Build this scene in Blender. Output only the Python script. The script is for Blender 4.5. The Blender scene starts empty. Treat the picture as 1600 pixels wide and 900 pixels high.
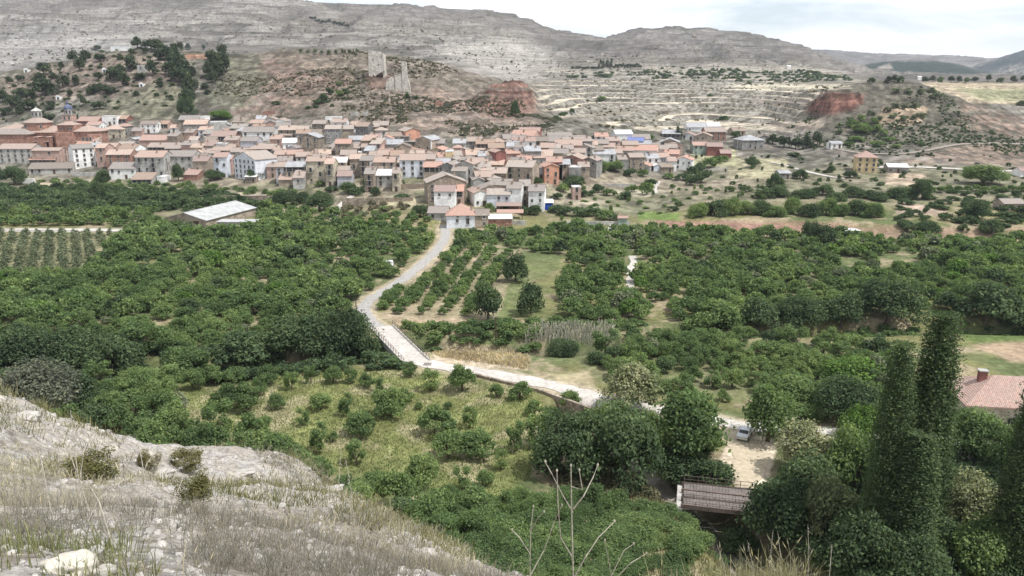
import bpy, math, random
import numpy as np
from mathutils import Vector, Matrix, Euler

# ------------------------------------------------------------------ scene, camera, light
sc = bpy.context.scene
COL = sc.collection
F = 1256.0                      # focal length in pixels of the 1600 px wide photograph
PITCH = math.radians(14.5)
CAMZ = 50.0
cp, sp = math.cos(PITCH), math.sin(PITCH)
cam_d = bpy.data.cameras.new('camera'); cam = bpy.data.objects.new('camera', cam_d); COL.objects.link(cam)
cam_d.sensor_width = 36; cam_d.lens = 36 * F / 1600; cam_d.clip_start = 0.1; cam_d.clip_end = 20000
cam.location = (0, 0, CAMZ); cam.rotation_euler = (math.pi / 2 - PITCH, 0, 0)
sc.camera = cam
SUN_EL, SUN_AZ = math.radians(60), math.radians(118)      # azimuth clockwise from +Y: from the right, a little behind the camera
world = bpy.data.worlds.new('World'); sc.world = world; world.use_nodes = True
wt = world.node_tree; wt.nodes.clear()
def WN(t, **k):
    n = wt.nodes.new(t)
    for a, b in k.items(): setattr(n, a, b)
    return n
wo = WN('ShaderNodeOutputWorld'); bg = WN('ShaderNodeBackground'); bg.inputs[1].default_value = 0.112
sky = WN('ShaderNodeTexSky', sky_type='NISHITA', sun_disc=False, sun_elevation=SUN_EL, sun_rotation=SUN_AZ, altitude=900, air_density=1.0, dust_density=1.2, ozone_density=1.0)
tc = WN('ShaderNodeTexCoord'); mp = WN('ShaderNodeMapping'); mp.inputs['Scale'].default_value = (1.6, 1.6, 9)
nz = WN('ShaderNodeTexNoise'); nz.inputs['Scale'].default_value = 2.1; nz.inputs['Detail'].default_value = 7; nz.inputs['Roughness'].default_value = .55; nz.inputs['Distortion'].default_value = .4
rp = WN('ShaderNodeValToRGB'); rp.color_ramp.elements[0].position = .38; rp.color_ramp.elements[1].position = .60
rp.color_ramp.elements[0].color = (.30, .30, .30, 1); rp.color_ramp.elements[1].color = (.95, .95, .95, 1)
nz2 = WN('ShaderNodeTexNoise'); nz2.inputs['Scale'].default_value = 5; nz2.inputs['Detail'].default_value = 5
cr2 = WN('ShaderNodeValToRGB'); cr2.color_ramp.elements[0].position = .3; cr2.color_ramp.elements[1].position = .65
cr2.color_ramp.elements[0].color = (8.9, 9.25, 9.8, 1); cr2.color_ramp.elements[1].color = (11.4, 11.5, 11.7, 1)
mx = WN('ShaderNodeMix', data_type='RGBA')
L = wt.links.new
L(tc.outputs['Generated'], mp.inputs[0]); L(mp.outputs[0], nz.inputs['Vector']); L(mp.outputs[0], nz2.inputs['Vector'])
L(nz.outputs['Fac'], rp.inputs[0]); L(rp.outputs[0], mx.inputs[0]); L(sky.outputs[0], mx.inputs[6])
L(nz2.outputs['Fac'], cr2.inputs[0]); L(cr2.outputs[0], mx.inputs[7]); L(mx.outputs[2], bg.inputs[0]); L(bg.outputs[0], wo.inputs[0])
sd = bpy.data.lights.new('sun', 'SUN'); sun = bpy.data.objects.new('sun', sd); COL.objects.link(sun)
sd.energy = 4.3; sd.angle = math.radians(0.6); sd.color = (1, .978, .95)
sun.rotation_euler = (math.pi / 2 - SUN_EL, 0, math.pi - SUN_AZ)
sun.rotation_euler = Vector((math.sin(SUN_AZ) * math.cos(SUN_EL), math.cos(SUN_AZ) * math.cos(SUN_EL), math.sin(SUN_EL))).to_track_quat('Z', 'Y').to_euler()
vs = sc.view_settings; vs.view_transform = 'Standard'; vs.look = 'None'; vs.gamma = 1; vs.exposure = 0.20; vs.use_curve_mapping = False
cy = sc.cycles
cy.max_bounces = 5; cy.diffuse_bounces = 3; cy.glossy_bounces = 2; cy.transmission_bounces = 2; cy.volume_bounces = 0; cy.transparent_max_bounces = 4
cy.use_adaptive_sampling = True; cy.adaptive_threshold = 0.02; cy.use_denoising = True; cy.caustics_reflective = False; cy.caustics_refractive = False
rnd = random.Random(7); rg = np.random.default_rng(11)

# ------------------------------------------------------------------ helpers
def P(px, py, Y):
    """world point on the photograph's ray (px, py) at distance Y ahead"""
    u = (px - 800) / F; v = (450 - py) / F
    t = Y / (v * sp + cp)
    return (u * t, Y, CAMZ + t * (v * cp - sp))
def proj(X, Y, Z):
    z = Z - CAMZ; d = Y * cp - z * sp
    return 800 + F * X / d, 450 - F * (Y * sp + z * cp) / d, d
def hashn(i, j, s):
    h = (i * 374761393 + j * 668265263 + s * 974711) & 0xffffffff
    h = ((h ^ (h >> 13)) * 1274126177) & 0xffffffff
    return ((h ^ (h >> 16)) & 0xffff) / 65535.0
def vnoise(x, y, s=0):
    x = np.asarray(x, float); y = np.asarray(y, float)
    i = np.floor(x).astype(np.int64); j = np.floor(y).astype(np.int64); fx = x - i; fy = y - j
    fx = fx * fx * (3 - 2 * fx); fy = fy * fy * (3 - 2 * fy)
    a = hashn(i, j, s); b = hashn(i + 1, j, s); c = hashn(i, j + 1, s); d = hashn(i + 1, j + 1, s)
    return (a + (b - a) * fx) * (1 - fy) + (c + (d - c) * fx) * fy
def fbm(x, y, o=4, s=0, g=.5):
    t = 0; A = 1; n = 0
    for k in range(o):
        t = t + A * vnoise(x * 2 ** k + 13.7 * k, y * 2 ** k - 7.1 * k, s + k); n += A; A *= g
    return t / n                      # 0..1
def sstep(a, b, x):
    t = np.clip((x - a) / (b - a), 0, 1); return t * t * (3 - 2 * t)
def poly_sd(px, py, poly):
    """signed distance in the poly's units, negative inside"""
    px = np.asarray(px, float); py = np.asarray(py, float)
    ins = np.zeros(px.shape, bool); dm = np.full(px.shape, 1e9); n = len(poly)
    for k in range(n):
        x1, y1 = poly[k]; x2, y2 = poly[(k + 1) % n]
        dx, dy = x2 - x1, y2 - y1
        t = np.clip(((px - x1) * dx + (py - y1) * dy) / (dx * dx + dy * dy + 1e-9), 0, 1)
        dm = np.minimum(dm, np.hypot(px - x1 - t * dx, py - y1 - t * dy))
        c = (y1 > py) != (y2 > py)
        with np.errstate(divide='ignore', invalid='ignore'):
            ins ^= c & (px < (x2 - x1) * (py - y1) / ((y2 - y1) if y2 != y1 else 1e-9) + x1)
    return np.where(ins, -dm, dm)
def line_d(X, Y, pts):
    dm = np.full(np.shape(X), 1e9)
    for (x1, y1), (x2, y2) in zip(pts, pts[1:]):
        dx, dy = x2 - x1, y2 - y1
        t = np.clip(((X - x1) * dx + (Y - y1) * dy) / (dx * dx + dy * dy + 1e-9), 0, 1)
        dm = np.minimum(dm, np.hypot(X - x1 - t * dx, Y - y1 - t * dy))
    return dm
def G0(px, py, z=0.0):
    v = (450 - py) / F; u = (px - 800) / F
    t = (z - CAMZ) / (v * cp - sp)
    return (u * t, t * (v * sp + cp))

# materials -----------------------------------------------------------------
def mat(name, build):
    m = bpy.data.materials.new(name); m.use_nodes = True; nt = m.node_tree; nt.nodes.clear()
    o = nt.nodes.new('ShaderNodeOutputMaterial'); s = build(nt); nt.links.new(s, o.inputs[0]); return m
def N(nt, t, ins=None, **k):
    n = nt.nodes.new(t)
    for a, b in k.items(): setattr(n, a, b)
    for a, b in (ins or {}).items():
        if isinstance(b, bpy.types.NodeSocket): nt.links.new(b, n.inputs[a])
        else: n.inputs[a].default_value = b
    return n
def wpos(nt): return N(nt, 'ShaderNodeNewGeometry').outputs['Position']
def noise(nt, vec, scale, detail=4, rough=.55, dist=0):
    return N(nt, 'ShaderNodeTexNoise', {'Vector': vec, 'Scale': scale, 'Detail': detail, 'Roughness': rough, 'Distortion': dist}).outputs['Fac']
def ramp(nt, fac, stops):
    r = N(nt, 'ShaderNodeValToRGB', {0: fac}); e = r.color_ramp.elements
    while len(e) < len(stops): e.new(.5)
    for el, (p, c) in zip(e, stops):
        el.position = p; el.color = (c, c, c, 1) if isinstance(c, (int, float)) else (*c, 1)
    return r.outputs[0]
def mixc(nt, f, a, b, mode='MIX'):
    n = N(nt, 'ShaderNodeMix', data_type='RGBA', blend_type=mode)
    for i, v in ((0, f), (6, a), (7, b)):
        if isinstance(v, bpy.types.NodeSocket): nt.links.new(v, n.inputs[i])
        else: n.inputs[i].default_value = v if isinstance(v, float) else (*v, 1)
    return n.outputs[2]
def princ(nt, col, rough=.9, spec=.15, bump=None, bs=.3, bd=.1, metal=0.0):
    n = N(nt, 'ShaderNodeBsdfPrincipled', {'Roughness': rough, 'Specular IOR Level': spec, 'Metallic': metal})
    if isinstance(col, bpy.types.NodeSocket): nt.links.new(col, n.inputs['Base Color'])
    else: n.inputs['Base Color'].default_value = (*col, 1)
    if bump is not None:
        b = N(nt, 'ShaderNodeBump', {'Height': bump, 'Strength': bs, 'Distance': bd}); nt.links.new(b.outputs[0], n.inputs['Normal'])
    return n.outputs[0]

# mesh building ----------------------------------------------------------------
def mesh_np(name, V, Fc, mats, smooth=False, mi=None, cols=None):
    """V (n,3), Fc (m,k) same-size faces"""
    me = bpy.data.meshes.new(name); V = np.asarray(V, np.float32); Fc = np.asarray(Fc, np.int32)
    k = Fc.shape[1]; me.vertices.add(len(V)); me.vertices.foreach_set('co', V.ravel())
    me.loops.add(Fc.size); me.loops.foreach_set('vertex_index', Fc.ravel())
    me.polygons.add(len(Fc)); me.polygons.foreach_set('loop_start', np.arange(0, Fc.size, k, dtype=np.int32))
    if mi is not None: me.polygons.foreach_set('material_index', np.asarray(mi, np.int32))
    me.polygons.foreach_set('use_smooth', np.full(len(Fc), smooth))
    if cols is not None:
        a = me.color_attributes.new('Col', 'FLOAT_COLOR', 'POINT')
        c4 = np.ones((len(V), 4), np.float32); c4[:, :3] = cols; a.data.foreach_set('color', c4.ravel())
    for m in (mats if isinstance(mats, (list, tuple)) else [mats]): me.materials.append(m)
    me.update(calc_edges=True)
    return me
def add(name, me, parent=None, loc=(0, 0, 0), rz=0.0, **props):
    o = bpy.data.objects.new(name, me); COL.objects.link(o)
    if parent is not None: o.parent = parent
    o.location = loc; o.rotation_euler = (0, 0, rz)
    for k, v in props.items(): o[k] = v
    return o
class MB:
    def __init__(s): s.v = []; s.f = []; s.m = []
    def box(s, x0, x1, y0, y1, z0, z1, m=0):
        b = len(s.v); s.v += [(x, y, z) for z in (z0, z1) for (x, y) in ((x0, y0), (x1, y0), (x1, y1), (x0, y1))]
        s.f += [tuple(b + i for i in q) for q in ((0, 3, 2, 1), (4, 5, 6, 7), (0, 1, 5, 4), (1, 2, 6, 5), (2, 3, 7, 6), (3, 0, 4, 7))]; s.m += [m] * 6; return s
    def poly(s, pts, m=0):
        b = len(s.v); s.v += [tuple(p) for p in pts]; s.f.append(tuple(range(b, b + len(pts)))); s.m.append(m); return s
    def slab(s, pts, t, m=0):
        """planar polygon given thickness t downwards"""
        n = len(pts); b = len(s.v); s.v += [tuple(p) for p in pts] + [(p[0], p[1], p[2] - t) for p in pts]
        s.f.append(tuple(range(b, b + n))); s.f.append(tuple(reversed(range(b + n, b + 2 * n)))); s.m += [m, m]
        for i in range(n):
            j = (i + 1) % n; s.f.append((b + i, b + n + i, b + n + j, b + j)); s.m.append(m)
        return s
    def tube(s, pts, rad, n=6, m=0, cap=True):
        prev = None; b0 = len(s.v)
        for i, p in enumerate(pts):
            p = Vector(p); q = Vector(pts[min(i + 1, len(pts) - 1)]); o = Vector(pts[max(i - 1, 0)])
            d = (q - o).normalized() if (q - o).length > 1e-6 else Vector((0, 0, 1))
            a = d.orthogonal().normalized() if abs(d.z) < .99 else Vector((1, 0, 0)); a = (a - d * a.dot(d)).normalized(); c = d.cross(a)
            r = rad[i] if isinstance(rad, (list, tuple)) else rad
            s.v += [tuple(p + (a * math.cos(2 * math.pi * k / n) + c * math.sin(2 * math.pi * k / n)) * r) for k in range(n)]
        for i in range(len(pts) - 1):
            for k in range(n):
                a = b0 + i * n + k; c = b0 + i * n + (k + 1) % n; s.f.append((a, c, c + n, a + n)); s.m.append(m)
        if cap:
            s.f.append(tuple(b0 + (len(pts) - 1) * n + k for k in range(n))); s.m.append(m)
        return s
    def lathe(s, prof, n=12, cx=0, cy=0, m=0, rot=0):
        b = len(s.v)
        for r, z in prof: s.v += [(cx + r * math.cos(rot + 2 * math.pi * k / n), cy + r * math.sin(rot + 2 * math.pi * k / n), z) for k in range(n)]
        for i in range(len(prof) - 1):
            for k in range(n):
                a = b + i * n + k; c = b + i * n + (k + 1) % n; s.f.append((a, c, c + n, a + n)); s.m.append(m)
        s.f.append(tuple(b + (len(prof) - 1) * n + k for k in range(n))); s.m.append(m); return s
    def mesh(s, name, mats, smooth=False):
        me = bpy.data.meshes.new(name); me.from_pydata(s.v, [], s.f)
        for m in (mats if isinstance(mats, (list, tuple)) else [mats]): me.materials.append(m)
        me.polygons.foreach_set('material_index', s.m)
        if smooth: me.polygons.foreach_set('use_smooth', [True] * len(s.f))
        me.update(); return me
    def build(s, name, mats, parent=None, loc=(0, 0, 0), rz=0, smooth=False, **pr):
        return add(name, s.mesh(name, mats, smooth), parent, loc, rz, **pr)
def empty(name, loc, rz=0.0, **pr): return add(name, None, None, loc, rz, **pr)

# ------------------------------------------------------------------ terrain
CX = [-400, 0, 50, 100, 150, 200, 250, 300, 350, 400, 450, 500, 550, 600, 650, 700, 750, 800, 830, 870, 930, 1000, 1080, 1130, 1200, 1250, 1300, 1350, 1400, 1450, 1500, 1550, 1600, 2000]
def lay(pairs, Yp):
    """pairs px->py control, Yp px->Y control"""
    px = np.array(CX, float); py = np.interp(px, *zip(*pairs)); Y = np.interp(px, *zip(*Yp))
    u = (px - 800) / F; v = (450 - py) / F; t = Y / (v * sp + cp)
    return u * t / Y, Y, CAMZ + t * (v * cp - sp)
def layz(z, Yp):
    px = np.array(CX, float); Y = np.interp(px, *zip(*Yp)); return (px - 800) / F / cp, Y, np.interp(px, *zip(*z)) if isinstance(z, list) else np.full(len(px), float(z))
LAY = [
 layz(0, [(0, 38)]),
 layz(0, [(0, 270)]),
 layz([(0, 1), (1100, 1), (1200, 2.5), (1600, 3)], [(0, 392), (200, 382), (400, 352), (600, 292), (700, 282), (800, 290), (900, 330), (1000, 375), (1100, 385), (1200, 330), (1600, 320)]),
 lay([(0, 195), (200, 190), (400, 190), (500, 188), (600, 198), (700, 215), (760, 205), (830, 192), (900, 190), (1000, 200), (1100, 205), (1200, 215), (1260, 235), (1400, 240), (1500, 250), (1600, 255)],
     [(0, 500), (300, 500), (500, 480), (600, 460), (700, 440), (800, 470), (900, 500), (1000, 530), (1100, 545), (1200, 520), (1300, 450), (1400, 450), (1500, 430), (1600, 430)]),
 lay([(0, 155), (100, 135), (200, 125), (300, 130), (400, 135), (500, 130), (600, 142), (700, 160), (800, 175), (900, 181), (1000, 186), (1100, 190), (1200, 190), (1300, 185), (1400, 185), (1500, 200), (1600, 222)],
     [(0, 570), (300, 570), (600, 545), (700, 540), (800, 535), (900, 580), (1000, 620), (1100, 640), (1200, 620), (1270, 530), (1400, 510), (1500, 500), (1600, 490)]),
 lay([(-400, 150), (0, 122), (50, 110), (100, 97), (150, 84), (200, 76), (250, 74), (300, 80), (350, 90), (400, 86), (450, 76), (500, 77), (550, 80), (600, 87), (650, 93), (700, 102), (750, 120), (800, 138), (830, 152), (870, 160), (930, 152), (1000, 150), (1200, 150), (1250, 152), (1300, 140), (1350, 130), (1400, 129), (1450, 139), (1500, 158), (1550, 176), (1600, 190)],
     [(0, 640), (350, 650), (450, 690), (550, 690), (700, 670), (800, 620), (830, 620), (870, 680), (930, 800), (1200, 790), (1250, 640), (1300, 570), (1400, 580), (1500, 560), (1600, 540)]),
 lay([(0, 120), (400, 110), (600, 112), (800, 135), (900, 128), (1200, 126), (1300, 132), (1400, 134), (1600, 131)], [(0, 1000), (800, 950), (900, 1060), (1200, 1050), (1300, 900), (1600, 900)]),
 lay([(-400, 60), (0, 62), (200, 55), (400, 56), (600, 62), (700, 72), (800, 88), (850, 98), (900, 103), (1000, 96), (1080, 92), (1150, 97), (1200, 102), (1300, 113), (1400, 125), (1600, 128)], [(0, 1500), (1600, 1500)]),
 lay([(-400, -22), (0, -16), (200, -13), (400, -3), (450, 5), (500, 11), (600, 15), (700, 21), (780, 26), (800, 31), (830, 38), (870, 55), (930, 61), (1000, 53), (1080, 50), (1130, 54), (1180, 58), (1210, 66), (1250, 79), (1300, 97), (1350, 112), (1400, 120), (1600, 128)], [(0, 2200), (1600, 2200)]),
 layz(60, [(0, 2700)]),
 lay([(0, 128), (1300, 128), (1340, 108), (1380, 98), (1420, 96), (1480, 99), (1520, 112), (1550, 122), (1600, 126), (2000, 127)], [(0, 3200)]),
 lay([(0, 130), (1470, 128), (1500, 120), (1550, 98), (1600, 82), (1700, 60), (2000, 40)], [(0, 3900)]),
 lay([(0, 110), (1200, 84), (1250, 79), (1300, 81), (1350, 84), (1400, 87), (1500, 89), (1550, 95), (1600, 98), (2000, 100)], [(0, 5200)]),
 layz(60, [(0, 6500)])]
NA = 1000
AZ = np.linspace(-0.98, 0.98, NA)
ZL = np.array([np.interp(AZ, a, z) for a, _, z in LAY]); YL = np.array([np.interp(AZ, a, y) for a, y, _ in LAY])
kern = np.exp(-np.linspace(-2, 2, 13) ** 2); kern /= kern.sum()
for A in (ZL, YL):
    for r in range(A.shape[0]): A[r] = np.convolve(np.pad(A[r], 6, 'edge'), kern, 'valid')
rows = [38.0]
while rows[-1] < 6500: rows.append(rows[-1] * (1.005 if rows[-1] < 330 or rows[-1] > 2400 else 1.003))
YR = np.array(rows); NR = len(YR)
dY = np.diff(YL, axis=0); sl = np.diff(ZL, axis=0) / dY
M = np.zeros_like(ZL)
M[1:-1] = np.where(sl[:-1] * sl[1:] > 0, 2 * sl[:-1] * sl[1:] / (sl[:-1] + sl[1:] + np.sign(sl[:-1] + sl[1:]) * 1e-9), 0)
Hh = np.zeros((NR, NA)); ia = np.arange(NA)
for r, y in enumerate(YR):
    k = np.clip((YL <= y).sum(0) - 1, 0, len(LAY) - 2)
    h = dY[k, ia]; t = np.clip((y - YL[k, ia]) / h, 0, 1)
    Hh[r] = (2*t**3-3*t*t+1)*ZL[k, ia] + (t**3-2*t*t+t)*h*M[k, ia] + (3*t*t-2*t**3)*ZL[k+1, ia] + (t**3-t*t)*h*M[k+1, ia]
XX = AZ[None, :] * YR[:, None]; YY = np.repeat(YR[:, None], NA, 1)
PX0, PY0, _ = proj(XX, YY, Hh)
# road, river and ravine courses (traced on the valley floor)
def course(pts, z=0.0): return [G0(x, y, z) for x, y in pts]
ROAD = course([(694, 352), (697, 366), (692, 380), (676, 398), (655, 417), (628, 438), (600, 455), (575, 470), (566, 483), (574, 499), (598, 516)])
ROAD2 = course([(648, 561), (668, 569), (705, 575), (760, 583), (820, 593), (880, 607), (930, 620), (985, 632), (1040, 642), (1100, 655), (1170, 668), (1250, 670), (1330, 680), (1450, 690), (1590, 700)])
BR_A, BR_B = G0(598, 514), G0(650, 563)
RIVER = course([(-150, 560), (100, 570), (260, 580), (400, 565), (520, 555), (600, 545), (650, 532), (760, 533), (880, 540), (1000, 528), (1150, 512), (1300, 512), (1450, 508), (1700, 510)])
RAVINE = course([(905, 640), (960, 660), (1020, 700), (1060, 745), (1105, 780), (1140, 815), (1175, 850), (1215, 890), (1260, 940)])
near = YY < 430
valley = sstep(270, 200, YY)
Hh += (fbm(XX / 9, YY / 9, 3, 3) - .5) * 0.7 * sstep(60, 110, YY) * sstep(420, 300, YY)
dr = line_d(XX[:500], YY[:500], ROAD + [BR_B]); dr2 = line_d(XX[:500], YY[:500], ROAD2)
flat = np.minimum(sstep(2.5, 6, dr), sstep(2.5, 6, dr2)); Hh[:500] *= flat
dv = line_d(XX[:500], YY[:500], RIVER); Hh[:500] -= 3.6 * sstep(7, 2.2, dv)
dq = line_d(XX[:500], YY[:500], RAVINE); Hh[:500] -= 4.2 * sstep(6.5, 1.8, dq)
# hill foot on the viewer's side
Hh += np.maximum(0, 14 * sstep(100, 48, YY) * sstep(.35, -.3, XX / YY))
# benches on the right bank: the retaining bank at the far edge of the orchards
bank = poly_sd(PX0, PY0, [(1000, 352), (1250, 358), (1700, 372), (1700, 260), (1000, 300)])
Hh += 2.6 * sstep(4, -4, bank) * (YY < 380) * sstep(372, 350, YY) * sstep(1000, 1090, PX0)
# rocky relief of the hills
hm = sstep(455, 560, YY)
ter = sstep(25, -25, poly_sd(PX0, PY0, [(835, 150), (860, 120), (1000, 112), (1260, 118), (1345, 132), (1300, 142), (1225, 200), (1000, 205), (880, 195)])) * (YY > 520)
rid = 1 - np.abs(2 * fbm(XX / 120 + 3, YY / 150, 4, 9) - 1)
far = sstep(1000, 1600, YY)
Hh += hm * (1 - ter) * ((fbm(XX / 55, YY / 70, 4, 21) - .5) * 9 + (fbm(XX / 14, YY / 14, 3, 5) - .5) * 3.2 + (1 - np.abs(2 * fbm(XX / 22, YY / 30, 3, 15) - 1) - .6) * 2.6) * (1 - far)
Hh += far * ((rid - .7) * 40 + (fbm(XX / 40, YY / 60, 3, 5) - .5) * 9) * sstep(6000, 5000, YY) * sstep(0, -0.02, -1 + 0 * YY)
def stair(z, p, k):
    q = z / p; i = np.floor(q); f = q - i; return (i + sstep(.5 - k, .5 + k, f)) * p
wob = (fbm(XX / 90, YY / 90, 3, 31) - .5)
PQ = 8.0 + 7 * far
Hs = stair(Hh + wob * 6, PQ, .16) - wob * 6
Hh = np.where((YY > 480) & (YY < 2600), Hh + (Hs - Hh) * .55 * hm * (1 - ter) * (0.25 + .75 * far), Hh)
TQ = (Hh + wob * 5) / 3.7; TI = np.floor(TQ); TF = TQ - TI
Ht = stair(Hh + wob * 5, 3.7, .11) - wob * 5
Hh = Hh + (Ht - Hh) * ter
terf = ((Hh + 0) * 0 + (np.abs(((Hh + wob * 5) / 2.4) % 1 - .0)))
# the red bluff right of the castle hill, cliff under the castle, red cliff on the right mound
def cliff(poly, depth, w=10):
    global Hh
    s = poly_sd(PX0, PY0, poly); m = sstep(w, -w, s) * (YY > 430) * (YY < 800); Hh += m * depth
Hb = Hh.copy()
cliff([(745, 165), (770, 150), (800, 138), (832, 148), (835, 172), (800, 182), (765, 176)], 6.5, 9)
cliff([(700, 168), (745, 160), (760, 172), (770, 190), (735, 186)], 3, 6)
cliff([(1262, 172), (1285, 150), (1320, 147), (1350, 150), (1340, 168), (1290, 178)], 4, 5)
cliff([(568, 132), (580, 121), (596, 120), (610, 128), (606, 137), (578, 141)], 3.5, 7)
red = np.clip((Hh - Hb) / 4, 0, 1)
Hq = stair(Hh + wob * 3, 2.6, .2) - wob * 3
Hh = Hh + (Hq - Hh) * red + red * (fbm(XX / 5, YY / 5, 3, 19) - .5) * 4.5
def hgt(X, Y):
    X = np.asarray(X, float); Y = np.asarray(Y, float)
    a = (X / Y - AZ[0]) / (AZ[1] - AZ[0]); a = np.clip(a, 0, NA - 1.001)
    r = np.interp(Y, YR, np.arange(NR)); r = np.clip(r, 0, NR - 1.001)
    i = a.astype(int); j = r.astype(int); fa = a - i; fr = r - j
    return (Hh[j, i]*(1-fa)+Hh[j, i+1]*fa)*(1-fr) + (Hh[j+1, i]*(1-fa)+Hh[j+1, i+1]*fa)*fr
YS = np.geomspace(60, 5000, 1500)
def gpt(px, py, ymin=60, ymax=5000):
    """ground point seen at pixel (px, py)"""
    u = (px - 800) / F; v = (450 - py) / F; k = v * sp + cp; a = u / k; s = (v * cp - sp) / k
    Y = YS[(YS >= ymin) & (YS <= ymax)]
    z = CAMZ + s * Y; g = hgt(a * Y, Y); w = np.where(z <= g)[0]
    y = Y[w[0]] if len(w) else Y[np.argmin(z - g)]
    return a * y, y, float(hgt(a * y, y))
PX, PY, _ = proj(XX, YY, Hh)

# ------------------------------------------------------------------ ground colour (albedo by zone)
def C(*c): return np.array(c, np.float32)
col = np.zeros((NR, NA, 3), np.float32)
def lerp(a, b, m): return a + (b - a) * m[..., None]
n1 = fbm(XX / 26, YY / 26, 4, 41); n2 = fbm(XX / 5, YY / 5, 4, 43); n3 = fbm(XX / 70, YY / 110, 4, 47); n4 = fbm(XX / 2.2, YY / 2.2, 2, 53)
# valley floor: grass, dry grass and bare soil
g = lerp(C(.105, .125, .055) + 0 * col, C(.17, .165, .075), sstep(.42, .62, n1))
g = lerp(g, C(.30, .245, .165), sstep(.50, .66, n2) * .8)
g = lerp(g, C(.185, .165, .125), sstep(285, 330, YY) * .75)
g = lerp(g, C(.12, .125, .07), sstep(285, 330, YY) * sstep(.5, .6, n2) * .7)
g = lerp(g, C(.27, .225, .175), sstep(300, 330, YY) * sstep(.5, .62, n1) * .6)
# hills: thin scrub over pale soil
slope = np.gradient(Hh, axis=0) / np.gradient(YY, axis=0)
h = lerp(C(.178, .158, .134) + 0 * col, C(.10, .098, .074), sstep(.28, .64, n2 * .5 + n1 * .5))
h = lerp(h, C(.27, .245, .215), sstep(.54, .74, n3) * .45)
def band(per, th, s): return sstep(th, th + .2, fbm((Hh + 9 * fbm(XX / 80, YY / 80, 3, s)) / per, XX / 90, 3, s + 1))
far2 = sstep(900, 1250, YY)
m = lerp(C(.150, .136, .120) + 0 * col, C(.102, .094, .080), sstep(.30, .66, n3))
m = lerp(m, C(.34, .315, .28), band(9, .5, 61) * (.05 + .5 * sstep(.4, .58, fbm(XX / 240, YY / 400, 3, 63))))
cb = sstep(.30, .5, np.abs(slope)) * (.35 + .65 * sstep(.4, .6, fbm(XX / 200, YY / 300, 3, 67)))
m = lerp(m, C(.29, .272, .245), cb * .45)
m = lerp(m, C(.13, .125, .09), sstep(.63, .72, fbm(XX / 9, YY / 16, 3, 65)) * .5)
h = lerp(h, m, far2)
def zone(arr, poly, c, w=12, amt=1.0, ymin=0, ymax=1e9, ns=None, th=.5):
    x0, x1 = min(p[0] for p in poly) - w, max(p[0] for p in poly) + w
    y0, y1 = min(p[1] for p in poly) - w, max(p[1] for p in poly) + w
    sel = np.where((PX > x0) & (PX < x1) & (PY > y0) & (PY < y1) & (YY > ymin) & (YY < ymax))
    if not len(sel[0]): return
    jx = (n2[sel] - .5) * w * 2.0
    k = sstep(w * .5, -w * .5, poly_sd(PX[sel] + jx, PY[sel] + jx * .5, poly)) * amt
    if ns is not None: k = k * sstep(th - .08, th + .08, ns[sel])
    c = C(*c) * (0.86 + .28 * n4[sel])[:, None]
    arr[sel] = arr[sel] + (c - arr[sel]) * k[:, None]
# limestone band under the far plateau and white slopes
zone(h, [(0, 55), (90, 40), (200, 55), (240, 75), (120, 95), (0, 120), (-300, 120)], (.34, .325, .30), 40, .45, 900, 2600)
zone(h, [(690, 60), (780, 45), (860, 80), (880, 118), (800, 125), (700, 98)], (.40, .37, .33), 34, .55, 800, 2600)
zone(h, [(400, 20), (640, 30), (800, 42), (820, 60), (640, 52), (420, 45)], (.16, .14, .115), 20, .5, 1200, 2600)
zone(h, [(940, 90), (1010, 60), (1050, 70), (1010, 110), (930, 110)], (.13, .115, .10), 16, .6, 1100, 2600)
# castle hill: red beds on the left, darker scrub, rubble slope below the castle
zone(h, [(375, 120), (440, 85), (500, 95), (560, 130), (500, 160), (430, 182), (360, 180)], (.25, .165, .13), 22, .75, 440, 800, n2, .44)
zone(h, [(420, 85), (560, 82), (600, 100), (520, 115), (440, 100)], (.15, .14, .10), 16, .6, 500, 900)
zone(h, [(650, 98), (760, 125), (745, 150), (660, 150), (630, 120)], (.125, .12, .088), 16, .75, 480, 800)
zone(h, [(600, 140), (700, 150), (830, 180), (860, 205), (760, 215), (680, 210), (600, 190)], (.31, .235, .185), 20, .7, 430, 700, n2, .46)
zone(h, [(640, 130), (740, 150), (820, 175), (770, 190), (660, 160)], (.28, .18, .14), 16, .55, 430, 700, n4, .5)
zone(h, [(742, 165), (765, 150), (800, 137), (835, 146), (838, 176), (800, 186), (765, 180)], (.17, .082, .062), 9, .9, 430, 800)
zone(h, [(572, 124), (606, 122), (606, 140), (575, 142)], (.13, .075, .06), 6, .8, 430, 800)
zone(h, [(360, 185), (345, 110), (400, 80), (600, 82), (700, 100), (840, 150), (870, 195), (760, 215), (600, 195), (480, 185)], (.185, .145, .118), 24, .5, 440, 820)
# pine hill
zone(h, [(0, 125), (100, 100), (200, 80), (260, 90), (280, 130), (180, 150), (60, 160), (0, 170)], (.205, .16, .13), 18, .65, 480, 800)
zone(h, [(180, 150), (270, 130), (310, 160), (270, 185), (120, 185)], (.175, .165, .115), 14, .7, 440, 800)
zone(h, [(290, 85), (350, 85), (350, 92), (290, 92)], (.32, .18, .12), 4, .8, 500, 800)
zone(h, [(340, 95), (400, 85), (420, 120), (380, 170), (320, 165)], (.125, .125, .088), 14, .75, 440, 800)
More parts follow.
